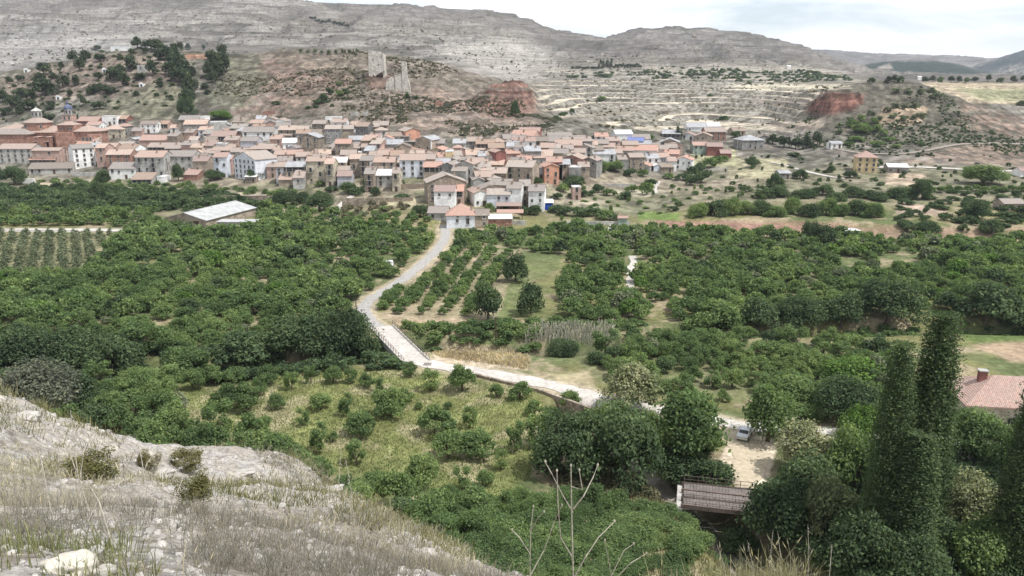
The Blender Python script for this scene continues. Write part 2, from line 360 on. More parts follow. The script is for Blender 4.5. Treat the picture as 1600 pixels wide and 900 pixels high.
# terraces: straw-coloured strips between scrubby walls
flatm = sstep(.17, .24, np.abs(TF - .5))
tn = vnoise(XX / 75 + 7 * TI, TI * 3.3, 71)
t = lerp(C(.135, .122, .098) + 0 * col, C(.60, .52, .405), flatm * sstep(.34, .42, tn))
t = lerp(t, C(.27, .24, .19), flatm * sstep(.40, .34, tn) * .8)
t = lerp(t, C(.12, .125, .08), sstep(.62, .68, n2) * .7)
t = lerp(t, C(.44, .41, .36), (1 - flatm) * sstep(.45, .55, n4) * .45)
h = lerp(h, t, ter)
zone(h, [(1135, 133), (1200, 130), (1345, 132), (1300, 140), (1190, 141)], (.50, .45, .34), 4, .8, 500, 1500)
zone(h, [(880, 110), (1260, 100), (1340, 125), (1100, 122), (900, 122)], (.36, .33, .27), 10, .7, 700, 1800, n2, .5)
# right mound, its cliff, the beige field above
zone(h, [(1240, 185), (1280, 150), (1340, 132), (1400, 129), (1470, 145), (1620, 205), (1620, 235), (1450, 240), (1380, 225), (1250, 200)], (.108, .098, .076), 12, .88, 420, 700)
zone(h, [(1500, 160), (1620, 190), (1620, 220), (1500, 200)], (.26, .19, .15), 14, .7, 400, 640, n2, .48)
zone(h, [(1262, 176), (1275, 152), (1320, 146), (1352, 150), (1340, 170), (1290, 180)], (.165, .082, .064), 7, .9, 430, 800)
zone(h, [(1400, 260), (1440, 240), (1540, 222), (1620, 235), (1620, 262)], (.24, .18, .14), 10, .7, 400, 600, n2, .42)
zone(h, [(1380, 168), (1450, 168), (1440, 190), (1400, 200), (1370, 190)], (.38, .29, .20), 5, .7, 400, 700)
zone(h, [(1438, 128), (1700, 132), (1700, 170), (1560, 162), (1510, 160), (1455, 140)], (.36, .30, .215), 3, 1, 575, 1500)
zone(h, [(1490, 138), (1700, 140), (1700, 160), (1540, 158)], (.20, .215, .12), 9, .75, 575, 1500)
zone(h, [(1200, 195), (1290, 185), (1290, 200), (1220, 205)], (.36, .30, .24), 6, .7, 400, 640)
# wooded hill, blue mountain, pale far ridge
zone(h, [(1290, 135), (1335, 106), (1380, 95), (1480, 96), (1530, 110), (1640, 125), (1640, 135)], (.02, .034, .022), 5, .95, 2700, 3600)
zone(h, [(1480, 130), (1530, 104), (1600, 76), (2200, 0), (2200, 130)], (.03, .044, .038), 5, .9, 3300, 4300)
zone(h, [(1545, 112), (1600, 98), (1640, 96), (1640, 116), (1590, 120)], (.33, .29, .25), 6, .6, 3300, 4300, n2, .5)
zone(h, [(1370, 104), (1390, 100), (1395, 107), (1372, 110)], (.34, .30, .25), 3, .8, 2800, 3600)
h = lerp(h, C(.09, .05, .04) + 0 * col, red * sstep(.5, .62, fbm((Hh + 2 * n2) / 1.1, XX / 60, 2, 5)))
h = lerp(h, C(.23, .13, .10) + 0 * col, red * sstep(.55, .66, fbm((Hh + 2 * n2) / 1.7, XX / 40, 2, 9)) * .7)
g = lerp(g, h, sstep(395, 425, YY + (n1 - .5) * 30))
# named fields of the valley floor
STRAW = (.42, .335, .21)
zone(g, [(672, 548), (740, 540), (800, 545), (828, 562), (825, 578), (740, 574), (680, 565)], (.44, .36, .26), 7)
zone(g, [(880, 550), (1100, 530), (1400, 545), (1400, 640), (1060, 620), (940, 600)], (.14, .155, .075), 14, .75)
zone(g, [(860, 585), (925, 580), (930, 610), (870, 600)], (.34, .29, .19), 8, .8)
zone(g, [(1135, 700), (1190, 680), (1215, 690), (1200, 770), (1150, 790), (1115, 770)], (.56, .475, .36), 7)
zone(g, [(600, 493), (760, 498), (870, 500), (870, 508), (620, 508)], (.34, .26, .18), 5, .8)
zone(g, [(815, 402), (880, 400), (870, 425), (830, 440), (850, 490), (760, 500), (790, 430)], (.125, .15, .062), 7, .8)
zone(g, [(590, 500), (690, 384), (815, 392), (775, 500)], (.33, .27, .19), 6, .6)
zone(g, [(1520, 540), (1600, 530), (1700, 530), (1700, 565), (1580, 565)], (.33, .245, .17), 9, .9)
zone(g, [(1480, 515), (1700, 500), (1700, 530), (1520, 535)], (.10, .14, .045), 7, .8)
zone(g, [(270, 590), (620, 570), (830, 600), (870, 680), (780, 780), (560, 740), (290, 690)], (.17, .18, .07), 16, .8)
zone(g, [(270, 590), (620, 570), (830, 600), (870, 680), (780, 780), (560, 740), (290, 690)], (.31, .27, .17), 16, .7, ns=n2, th=.57)
zone(g, [(-60, 366), (180, 366), (110, 432), (-60, 432)], (.17, .165, .095), 4)
zone(g, [(0, 356), (190, 357), (190, 363), (0, 362)], (.40, .37, .33), 2)
zone(g, [(1020, 343), (1250, 352), (1250, 368), (1040, 356)], (.27, .165, .13), 4, .9)
zone(g, [(1250, 352), (1700, 372), (1700, 384), (1250, 366)], (.24, .165, .12), 4, .8)
zone(g, [(1400, 318), (1480, 322), (1480, 338), (1400, 334)], (.35, .27, .215), 4, .8)
zone(g, [(1390, 268), (1450, 272), (1440, 290), (1380, 288)], (.36, .28, .21), 6, .8)
zone(g, [(1360, 730), (1560, 700), (1600, 760), (1450, 790)], (.40, .36, .3), 10, .6)
for (a, b, c_, d, cc) in ((120, 290, 215, 304, (.42, .38, .25)), (60, 285, 130, 296, (.32, .27, .19)), (330, 300, 420, 318, (.40, .34, .26)), (540, 305, 650, 322, (.34, .3, .2)),
                          (900, 345, 935, 356, (.07, .17, .03)), (925, 322, 1010, 334, (.20, .20, .13)), (960, 296, 1040, 306, (.34, .31, .23)), (880, 310, 950, 320, (.33, .29, .22)),
                          (1140, 245, 1230, 280, (.29, .265, .17)), (1000, 330, 1060, 345, (.12, .18, .05)), (1080, 230, 1150, 262, (.27, .26, .16))):
    zone(g, [(a, b), (c_, b + 3), (c_ + 4, d), (a - 4, d - 2)], cc, 5, .85)
# wet, dark bed of the river and the ravine, dark earth banks
kk = np.zeros_like(YY); kk[:500] = np.maximum(sstep(5, 1.5, dv), 0)
g = lerp(g, C(.07, .075, .045), kk)
kk[:500] = sstep(6, 4.5, dq) * sstep(1.0, 2.2, dq); g = lerp(g, C(.12, .10, .07), kk * .7)
kk[:500] = sstep(1.6, .8, dq + (n2[:500] - .5) * 2); g = lerp(g, C(.30, .27, .23), kk)
kk[:500] = sstep(3.4, 2.2, np.minimum(dr, dr2) + (n2[:500] - .5) * 3); g = lerp(g, C(.40, .34, .25), kk * .8)
kk = sstep(4, -3, bank) * sstep(.25, .5, slope) * (YY < 380); g = lerp(g, C(.26, .16, .12), kk)
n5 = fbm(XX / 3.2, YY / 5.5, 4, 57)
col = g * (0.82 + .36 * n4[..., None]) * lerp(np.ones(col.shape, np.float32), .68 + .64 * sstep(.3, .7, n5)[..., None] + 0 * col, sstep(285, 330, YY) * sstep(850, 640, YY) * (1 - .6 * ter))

def mk_ground(nt):
    a = N(nt, 'ShaderNodeAttribute', attribute_name='Col').outputs['Color']; p = wpos(nt)
    f1 = noise(nt, p, .9, 6, .65); f2 = noise(nt, p, .12, 5, .6)
    c = mixc(nt, 1.0, a, ramp(nt, f1, [(.3, .62), (.7, 1.35)]), 'MULTIPLY')
    c = mixc(nt, 1.0, c, ramp(nt, f2, [(.3, .8), (.7, 1.2)]), 'MULTIPLY')
    return princ(nt, c, .95, .05, f1, .6, .5)
def mk_hill(nt):
    a = N(nt, 'ShaderNodeAttribute', attribute_name='Col').outputs['Color']; p = wpos(nt)
    f1 = noise(nt, p, .22, 8, .7); f2 = noise(nt, p, .035, 6, .6)
    mp = N(nt, 'ShaderNodeMapping', {'Vector': p, 'Scale': (.02, .02, .42)}).outputs[0]
    f3 = noise(nt, mp, 1, 6, .65)
    c = mixc(nt, 1.0, a, ramp(nt, f1, [(.32, .62), (.52, 1), (.68, 1.32)]), 'MULTIPLY')
    f4 = noise(nt, p, .75, 7, .75); c = mixc(nt, 1.0, c, ramp(nt, f4, [(.36, .66), (.5, .98), (.64, 1.35)]), 'MULTIPLY')
    c = mixc(nt, 1.0, c, ramp(nt, f3, [(.35, .72), (.62, 1.28)]), 'MULTIPLY')
    vo = N(nt, 'ShaderNodeTexVoronoi', {'Vector': p, 'Scale': .20, 'Randomness': 1.0}).outputs['Distance']
    c = mixc(nt, N(nt, 'ShaderNodeMath', {0: ramp(nt, vo, [(.22, 1), (.36, 0)]), 1: ramp(nt, f2, [(.46, 0), (.64, .6)])}, operation='MULTIPLY').outputs[0], c, (.06, .07, .04))
    return princ(nt, c, .95, .05, f1, .8, 2.5)
M_GROUND = mat('ground_soil_grass', mk_ground); M_HILL = mat('hill_scrub_rock', mk_hill)
def patch(name, r0, r1, m, **k):
    n = r1 - r0; V = np.stack([XX[r0:r1], YY[r0:r1], Hh[r0:r1]], -1).reshape(-1, 3)
    i = np.arange(n - 1)[:, None] * NA + np.arange(NA - 1)[None]; i = i.ravel()
    Fc = np.stack([i, i + 1, i + NA + 1, i + NA], 1)
    return add(name, mesh_np(name, V, Fc, m, True, cols=col[r0:r1].reshape(-1, 3)), None, **k)
rA = int(np.searchsorted(YR, 440)); rB = int(np.searchsorted(YR, 2650)); rC = int(np.searchsorted(YR, 880))
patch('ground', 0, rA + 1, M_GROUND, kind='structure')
patch('hills', rA, rC + 1, M_HILL, kind='structure')
patch('plateau_hills', rC, rB + 1, M_HILL, kind='structure')
patch('far_mountains', rB, NR, M_HILL, kind='structure')

# ------------------------------------------------------------------ roads, paths, water
def mk_road(nt):
    p = wpos(nt); f = noise(nt, p, 1.3, 6, .7); f2 = noise(nt, p, .25, 3)
    c = ramp(nt, f, [(.3, (.34, .31, .275)), (.5, (.48, .445, .40)), (.7, (.58, .545, .50))]); c = mixc(nt, 1.0, c, ramp(nt, f2, [(.3, .85), (.7, 1.1)]), 'MULTIPLY')
    return princ(nt, c, .9, .1, f, .3, .05)
M_ROAD = mat('pale_gravel_road', mk_road)
def mk_sand(nt):
    p = wpos(nt); f = noise(nt, p, 1.6, 7, .75)
    return princ(nt, ramp(nt, f, [(.3, (.33, .27, .19)), (.5, (.46, .39, .285)), (.7, (.56, .485, .37))]), .95, .05, f, .5, .1)
M_SAND = mat('sandy_yard', mk_sand)
M_TRACK = mat('dusty_track', mk_wall((.27, .235, .195), .3)) if 'mk_wall' in globals() else mat('dusty_track', lambda nt: princ(nt, ramp(nt, noise(nt, wpos(nt), 1.2, 6, .7), [(.3, (.21, .18, .15)), (.7, (.32, .28, .24))]), .95, .05))
def mk_tarm(nt):
    p = wpos(nt); f = noise(nt, p, 1.0, 6, .7)
    return princ(nt, ramp(nt, f, [(.3, (.24, .23, .22)), (.7, (.42, .40, .37))]), .9, .1, f, .3, .05)
M_TARM = mat('worn_grey_tarmac', mk_tarm)
def densify(pts, step=1.5):
    out = [pts[0]]
    for a, b in zip(pts, pts[1:]):
        n = max(1, int(math.hypot(b[0] - a[0], b[1] - a[1]) / step))
        out += [(a[0] + (b[0] - a[0]) * k / n, a[1] + (b[1] - a[1]) * k / n) for k in range(1, n + 1)]
    return out
def smooth(pts, n=3):
    for _ in range(n):
        q = [pts[0]]
        for a, b in zip(pts, pts[1:]): q += [(.75*a[0]+.25*b[0], .75*a[1]+.25*b[1]), (.25*a[0]+.75*b[0], .25*a[1]+.75*b[1])]
        pts = q + [pts[-1]]
    return pts
def strip(name, pts, w, m, dz=.06, jag=.25, K=6, zf=None, **props):
    pts = densify(smooth(pts, 2), 1.2); V = []; Fc = []
    for i, (x, y) in enumerate(pts):
        x2, y2 = pts[min(i + 1, len(pts) - 1)]; x1, y1 = pts[max(i - 1, 0)]
        dx, dy = x2 - x1, y2 - y1; l = math.hypot(dx, dy) or 1; nx, ny = -dy / l, dx / l
        wl = w / 2 + (rnd.random() - .5) * jag; wr = w / 2 + (rnd.random() - .5) * jag
        for k in range(K + 1):
            s = -wr + (wl + wr) * k / K
            X, Y = x + nx * s, y + ny * s; V.append((X, Y, (float(hgt(X, Y)) if zf is None else zf) + dz))
    for i in range(len(pts) - 1):
        for k in range(K): a = i * (K + 1) + k; Fc.append((a, a + 1, a + K + 2, a + K + 1))
    return add(name, mesh_np(name, V, Fc, m, True), None, **props)
strip('road', ROAD, 3.1, M_TARM, jag=.6, kind='structure')
strip('road', ROAD2, 3.5, M_ROAD, dz=.07, jag=.7, kind='structure')
def gcourse(px): return [gpt(x, y)[:2] for x, y in px]
strip('path', gcourse([(989, 400), (990, 412), (984, 425), (987, 440), (984, 455)]), 2.0, M_ROAD, .08, .9, kind='structure')
strip('path', gcourse([(956, 352), (953, 362), (950, 368)]), 1.8, M_ROAD, .08, .5, kind='structure')
strip('path', gcourse([(552, 306), (538, 315), (526, 328), (520, 344)]), 2.6, M_ROAD, .08, .5, kind='structure')
strip('path', gcourse([(1030, 284), (1022, 292), (1024, 302)]), 2.2, M_ROAD, .08, .5, kind='structure')
strip('path', gcourse([(1025, 690), (1035, 728), (1052, 745), (1066, 768)]), 1.0, M_ROAD, .35, .3, kind='structure')
strip('path', gcourse([(1060, 690), (1100, 670), (1165, 690), (1175, 720), (1150, 765)]), 4.5, M_SAND, .07, .9, kind='structure')
strip('road', gcourse([(1360, 262), (1400, 262), (1450, 262), (1530, 268), (1600, 268)]), 4, M_ROAD, .3, .4, kind='structure')
strip('path', gcourse([(1270, 222), (1300, 234), (1340, 240), (1400, 242), (1440, 238), (1500, 226), (1600, 226)]), 2.4, M_TRACK, .35, .6, kind='structure')
strip('path', gcourse([(1135, 158), (1160, 150), (1215, 158), (1260, 164)]), 4, M_TRACK, .5, 1, kind='structure')
strip('path', gcourse([(1205, 254), (1240, 262), (1290, 277), (1320, 280)]), 2.2, M_ROAD, .25, .5, kind='structure')
strip('path', gcourse([(30, 359), (100, 359), (190, 361)]), 3, M_ROAD, .12, .2, kind='structure')
strip('path', gcourse([(700, 150), (740, 180), (780, 196), (800, 205)]), 1.0, M_TRACK, .3, .5, kind='structure')
def mk_water(nt): return princ(nt, (.10, .10, .075), .15, .5)
M_WATER = mat('murky_stream_water', mk_water)
strip('stream_water', RAVINE[3:], 1.7, M_WATER, 0, .5, 4, -3.85, kind='structure')

# ------------------------------------------------------------------ building materials
def mk_wall(c, st=.25, sc_=1.0):
    def f(nt):
        p = wpos(nt); a = noise(nt, p, .45 * sc_, 6, .65); b = noise(nt, p, 2.6 * sc_, 4, .6)
        k = mixc(nt, 1.0, c, ramp(nt, a, [(.34, 1 - st), (.6, 1 + st * .25)]), 'MULTIPLY')
        k = mixc(nt, 1.0, k, ramp(nt, b, [(.3, 1 - st * .7), (.6, 1.05)]), 'MULTIPLY')
        return princ(nt, k, .92, .1, b, .4, .05)
    return f
def mk_stone(c):
    def f(nt):
        p = wpos(nt); v = N(nt, 'ShaderNodeTexVoronoi', {'Vector': p, 'Scale': 1.9}); a = noise(nt, p, .5, 5, .6)
        k = mixc(nt, 1.0, c, ramp(nt, N(nt, 'ShaderNodeSeparateColor', {0: v.outputs['Color']}).outputs[0], [(0, .72), (1, 1.2)]), 'MULTIPLY'); k = mixc(nt, 1.0, k, ramp(nt, v.outputs['Distance'], [(.1, 1.12), (.6, .7)]), 'MULTIPLY')
        k = mixc(nt, 1.0, k, ramp(nt, a, [(.35, .75), (.62, 1.15)]), 'MULTIPLY')
        return princ(nt, k, .95, .1, v.outputs['Distance'], .5, .08)
    return f
def mk_tile(c, c2, amt=.6):
    def f(nt):
        tcn = N(nt, 'ShaderNodeTexCoord').outputs['Object']; p = wpos(nt)
        w = N(nt, 'ShaderNodeTexWave', {'Vector': tcn, 'Scale': 1.1, 'Distortion': .4, 'Detail': 2}, wave_type='BANDS', bands_direction='X').outputs['Fac']
        a = noise(nt, p, .9, 6, .7); b = noise(nt, p, 3.4, 4, .7)
        rn = N(nt, 'ShaderNodeObjectInfo').outputs['Random']
        k = mixc(nt, ramp(nt, a, [(.40, 0), (.62, amt)]), c, c2)
        k = mixc(nt, 1.0, k, ramp(nt, b, [(.3, .68), (.66, 1.3)]), 'MULTIPLY')
        k = mixc(nt, 1.0, k, ramp(nt, rn, [(0, (.68, .74, .78)), (.5, (.88, .88, .88)), (1, (1.06, .93, .87))]), 'MULTIPLY')
        k = mixc(nt, 1.0, k, ramp(nt, w, [(.2, .86), (.7, 1.05)]), 'MULTIPLY')
        return princ(nt, k, .88, .15, w, .5, .08)
    return f
WALLC = {'W': (.80, .79, .76), 'B': (.68, .70, .74), 'C': (.56, .495, .38), 'T': (.40, .33, .26), 'G': (.29, .28, .26), 'P': (.46, .445, .41), 'R': (.33, .17, .125),
         'O': (.60, .32, .22), 'K': (.46, .32, .265), 'D': (.155, .15, .145), 'Y': (.60, .47, .27), 'M': (.27, .12, .10), 'E': (.33, .40, .34), 'L': (.48, .475, .50)}
WNAME = {'W': 'white', 'B': 'bluish white', 'C': 'cream', 'T': 'tan', 'G': 'grey rendered', 'P': 'pale grey', 'R': 'brick red', 'O': 'orange', 'K': 'pinkish', 'D': 'dark grey', 'Y': 'yellow', 'M': 'maroon', 'E': 'pale green', 'S': 'rough stone', 'L': 'lilac grey'}
WM = {k: mat('plaster_' + WNAME[k].replace(' ', '_'), mk_wall(v, .42 if k in 'TGPC' else .26)) for k, v in WALLC.items()}
WM['S'] = mat('rough_stone_wall', mk_stone((.35, .29, .225)))
WM['R'] = mat('old_brick_wall', mk_stone((.40, .235, .18)))
RM = {'t': mat('clay_tile_pinkish', mk_tile((.37, .30, .26), (.33, .30, .265))), 'r': mat('clay_tile_salmon', mk_tile((.43, .285, .235), (.38, .305, .26), .6)),
      'o': mat('clay_tile_old_mottled', mk_tile((.40, .315, .265), (.44, .41, .36), .8)), 'n': mat('clay_tile_brown', mk_tile((.33, .255, .205), (.27, .235, .195), .7)),
      'w': mat('pale_sheet_roof', mk_wall((.66, .655, .63), .2)), 'g': mat('grey_sheet_roof', mk_wall((.36, .36, .365), .25)), 'b': mat('blue_sheet_roof', mk_wall((.16, .19, .36), .1))}
RNAME = {'t': 'faded tile', 'r': 'salmon tile', 'o': 'old mottled tile', 'n': 'brown tile', 'w': 'pale sheet', 'g': 'grey sheet', 'b': 'blue'}
M_GLASS_SHADE = mat('dark_glass_and_opening_shade', lambda nt: princ(nt, (.025, .027, .03), .25, .5))  # window glass, also painted shade for galleries, cave entrances and arrow slits
M_FRAME = mat('window_surround_stone', mk_wall((.36, .34, .31), .1)); M_WOODD = mat('dark_wood', mk_wall((.10, .065, .045), .2))
M_IRON = mat('dark_iron', lambda nt: princ(nt, (.06, .06, .06), .6, .4)); M_RUST = mat('rusty_steel', mk_wall((.17, .13, .11), .3))
M_METAL = mat('weathered_metal_sheet', mk_wall((.42, .42, .41), .25)); M_CONC = mat('grey_concrete', mk_wall((.44, .42, .385), .3)); M_BLUE = mat('blue_painted_steel', mk_wall((.02, .07, .34), .1))
def win_mesh(nm, w, h, frame=M_FRAME):
    m = MB(); m.box(-w/2, w/2, -.03, .02, 0, h, 1)
    for a, b, c, d in ((-w/2-.12, -w/2, -.06, h+.06), (w/2, w/2+.12, -.06, h+.06)): m.box(a, b, -.09, .02, c, d, 0)
    m.box(-w/2-.12, w/2+.12, -.1, .02, h+.06, h+.2, 0); m.box(-w/2-.2, w/2+.2, -.22, .02, -.2, -.06, 0); m.box(-.03, .03, -.05, -.02, 0, h, 0)
    return m.mesh(nm, [frame, M_GLASS_SHADE])
WIN = [win_mesh('window', .95, 1.25), win_mesh('window', .8, 1.0), win_mesh('window', 1.0, 1.9), win_mesh('window', .6, .6)]
WINW = win_mesh('window', .9, 1.2, WM['W'])
def door_mesh():
    m = MB(); m.box(-.55, .55, -.06, .02, 0, 2.1, 1); m.box(-.7, -.55, -.1, .02, 0, 2.25, 0); m.box(.55, .7, -.1, .02, 0, 2.25, 0); m.box(-.7, .7, -.1, .02, 2.1, 2.25, 0); return m.mesh('door', [M_FRAME, M_WOODD])
DOOR = door_mesh()
def balc_mesh():
    m = MB(); m.box(-1.3, 1.3, -.9, 0, -.12, 0, 0)
    for k in range(14): x = -1.28 + k * 2.386 / 13; m.box(x-.02, x+.02, -.88, -.84, 0, 1.0, 1)
    for s in (-1.28, 1.28):
        for k in range(4): y = -.84 + k * .22; m.box(s-.02, s+.02, y, y+.04, 0, 1.0, 1)
        m.box(s-.03, s+.03, -.9, 0, 1.0, 1.05, 1)
    m.box(-1.25, 1.25, -.9, -.84, 1.0, 1.05, 1); m.box(-.5, .5, -.03, .02, .02, 2.1, 2); m.box(-.62, -.5, -.06, .02, .02, 2.2, 0); m.box(.5, .62, -.06, .02, .02, 2.2, 0)
    return m.mesh('balcony', [M_FRAME, M_IRON, M_GLASS_SHADE])
BALC = balc_mesh()
def chim_mesh():
    m = MB(); m.box(-.35, .35, -.3, .3, -1.2, 1.0, 0); m.box(-.45, .45, -.4, .4, 1.0, 1.12, 0); m.box(-.3, .3, -.25, .25, 1.12, 1.35, 1); return m.mesh('chimney', [WM['T'], WM['R']])
CHIM = chim_mesh()
ANT = MB().tube([(0, 0, 0), (0, 0, 2.6)], .03, 4); ANT.box(-.6, .6, -.02, .02, 2.3, 2.34); ANT.box(-.4, .4, -.02, .02, 2.0, 2.04); ANT = ANT.mesh('antenna', M_IRON)
def roof_parts(style, W, D, H, rise, t=.16, ov=.45):
    """returns (roof MB, gable MB polys)"""
    r = MB(); g = MB(); x0, x1 = -W/2, W/2; a = ov
    if style == 'side':
        s = rise / (D/2); e = H - s * a
        r.slab([(x0-.25, -a, e+t), (x1+.25, -a, e+t), (x1+.25, D/2, H+rise+t), (x0-.25, D/2, H+rise+t)], t)
        r.slab([(x0-.25, D/2, H+rise+t), (x1+.25, D/2, H+rise+t), (x1+.25, D+a, e+t), (x0-.25, D+a, e+t)], t)
        r.box(x0-.25, x1+.25, D/2-.14, D/2+.14, H+rise+t-.04, H+rise+t+.1)
        for x in (x0, x1): g.poly([(x, 0, H), (x, D, H), (x, D/2, H+rise)])
    elif style == 'front':
        s = rise / (W/2); e = H - s * a
        r.slab([(x0-a, -.3, e+t), (0, -.3, H+rise+t), (0, D+.3, H+rise+t), (x0-a, D+.3, e+t)], t)
        r.slab([(0, -.3, H+rise+t), (x1+a, -.3, e+t), (x1+a, D+.3, e+t), (0, D+.3, H+rise+t)], t)
        r.box(-.14, .14, -.3, D+.3, H+rise+t-.04, H+rise+t+.1)
        for y in (0, D): g.poly([(x0, y, H), (x1, y, H), (0, y, H+rise)])
    elif style == 'hip':
        k = min(W, D) / 2; e = H - rise/k*a; z = H + rise
        p = [(x0-a, -a, e+t), (x1+a, -a, e+t), (x1+a, D+a, e+t), (x0-a, D+a, e+t)]
        if W >= D: A_, B_ = (x0+k, D/2, z+t), (x1-k, D/2, z+t)
        else: A_, B_ = (0, k, z+t), (0, D-k, z+t)
        if W >= D:
            r.slab([p[0], p[1], B_, A_], t); r.slab([p[1], p[2], B_], t); r.slab([p[2], p[3], A_, B_], t); r.slab([p[3], p[0], A_], t)
        else:
            r.slab([p[0], p[1], A_], t); r.slab([p[1], p[2], B_, A_], t); r.slab([p[2], p[3], B_], t); r.slab([p[3], p[0], A_, B_], t)
    elif style == 'shed':
        s = rise / D
        r.slab([(x0-.25, -a, H-s*a+t), (x1+.25, -a, H-s*a+t), (x1+.25, D+.2, H+rise+s*.2+t), (x0-.25, D+.2, H+rise+s*.2+t)], t)
        for x in (x0, x1): g.poly([(x, 0, H), (x, D, H), (x, D, H+rise)])
        g.poly([(x0, D, H), (x1, D, H), (x1, D, H+rise), (x0, D, H+rise)])
    elif style == 'flat':
        r.box(x0+.18, x1-.18, .18, D-.18, H-.05, H+.06)
        for q in ((x0-.05, x1+.05, -.05, .2), (x0-.05, x1+.05, D-.2, D+.05), (x0-.05, x0+.2, .2, D-.2), (x1-.2, x1+.05, .2, D-.2)): r.box(*q, H, H+.45)
    return r, g
HOUSES = []
def put(ob_mesh, name, par, x, y, z, rz=0.0, s=None):
    o = add(name, ob_mesh, par, (x, y, z), rz)
    if s: o.scale = s
    return o
def ground_for_eave(cx, ey, H):
    by = ey + H * F / 420
    for _ in range(6):
        X, Y, Z = gpt(cx, by, 255); d = Y * cp - (Z - CAMZ) * sp; by = .5 * by + .5 * (ey + H * F / d * cp)
    return X, Y, Z, d
def house(cx, ey, w, st, style, wc, rc, yaw=0.0, opt='', mark=None, name='house', cat='house', label=None, D=None, rise=None):
    H = 2.38 * st + .45; w = w * .95; X, Y, Z, d = ground_for_eave(cx, ey, H); th = math.radians(yaw); a = X / Y
    W = max(3.0, w * d / (F * (math.cos(th) - a * math.sin(th))))
    D = D or {'front': 12, 'flat': 8}.get(style, max(9, min(12.5, W * .95)))
    D += rnd.uniform(-.6, .6)
    if rise is None: rise = {'side': .40 * D/2, 'front': min(.38 * W/2, 3.4), 'hip': .40 * min(W, D)/2, 'shed': .24 * D, 'flat': 0}[style]
    root = empty(name, (X, Y, Z), th)
    root['category'] = cat; root['group'] = 'village buildings'
    r, g = roof_parts(style, W, D, H, rise)
    b = MB().box(-W/2, W/2, 0, D, -4, H)
    b.v += [v for v in g.v]; n0 = len(b.v) - len(g.v); b.f += [tuple(i + n0 for i in f) for f in g.f]; b.m += g.m
    b.build('wall', WM[wc], root); ro = r.build('roof', RM[rc], root)
    if 'x' not in opt and style != 'flat' and rnd.random() < .75:
        put(CHIM, 'chimney', ro, rnd.uniform(-.3, .3) * W, D * rnd.choice((.3, .62)), H + rise * .62)
    if 'x' not in opt and rnd.random() < .3: put(ANT, 'antenna', ro, rnd.uniform(-.3, .3) * W, D * .5, H + rise)
    nf = max(1, min(6, round(W / 3.5))); faces = [(0, W, nf, 0)]
    if 'n' not in opt:
        top = st if style != 'front' or st > 1 else st
        for k in range(st):
            for i in range(nf):
                if 'l' in opt and k == st - 1: continue
                if rnd.random() < (.3 if 'v' not in opt else 0): continue
                x = -W/2 + (i + .5) * W / nf + rnd.uniform(-.2, .2) * ('v' not in opt)
                z = .9 + k * 2.38 + rnd.uniform(-.1, .1)
                if 'b' in opt and k >= 1 and i % 2 == 0: put(BALC, 'balcony', root, x, 0, z - .7); continue
                if k == 0 and i == nf // 2 and 'v' not in opt: put(DOOR, 'door', root, x, 0, 0); continue
                me = rnd.choice(WIN) if 'v' not in opt else WIN[0]
                if 'f' in opt: me = WINW
                put(me, 'window', root, x, 0, z)
        sx, rz = ((W/2, math.pi/2) if a - math.tan(th) < 0 else (-W/2, -math.pi/2))
        for k in range(st):
            for i in range(2):
                if rnd.random() < .45: put(rnd.choice(WIN), 'window', root, sx, D * (.3 + .4 * i), .9 + k * 2.38, rz)
    if 'l' in opt:   # gallery under the eave, its shaded depth painted as a dark panel
        m = MB(); z0 = H - 2.2; m.box(-W/2+.4, W/2-.4, -.04, .02, z0, H-.35, 1); m.box(-W/2+.3, W/2-.3, -.12, .02, z0-.15, z0, 0)
        n = max(2, int(W / 2.2))
        for i in range(n + 1): x = -W/2 + .4 + i * (W - .8) / n; m.box(x-.1, x+.1, -.14, .02, z0, H-.35, 0)
        m.box(-W/2+.4, W/2-.4, -.12, -.05, z0+.85, z0+.92, 0); m.build('gallery', [M_FRAME, M_GLASS_SHADE], root)
    if 'p' in opt:   # external stone corner pilasters / pale corner strip
        MB().box(W/2-.5, W/2+.04, -.05, .5, -1, H).build('corner_strip', WM['W'], root)
    HOUSES.append((root, cx, ey, w, st, wc, rc, opt, mark, label))
    return root
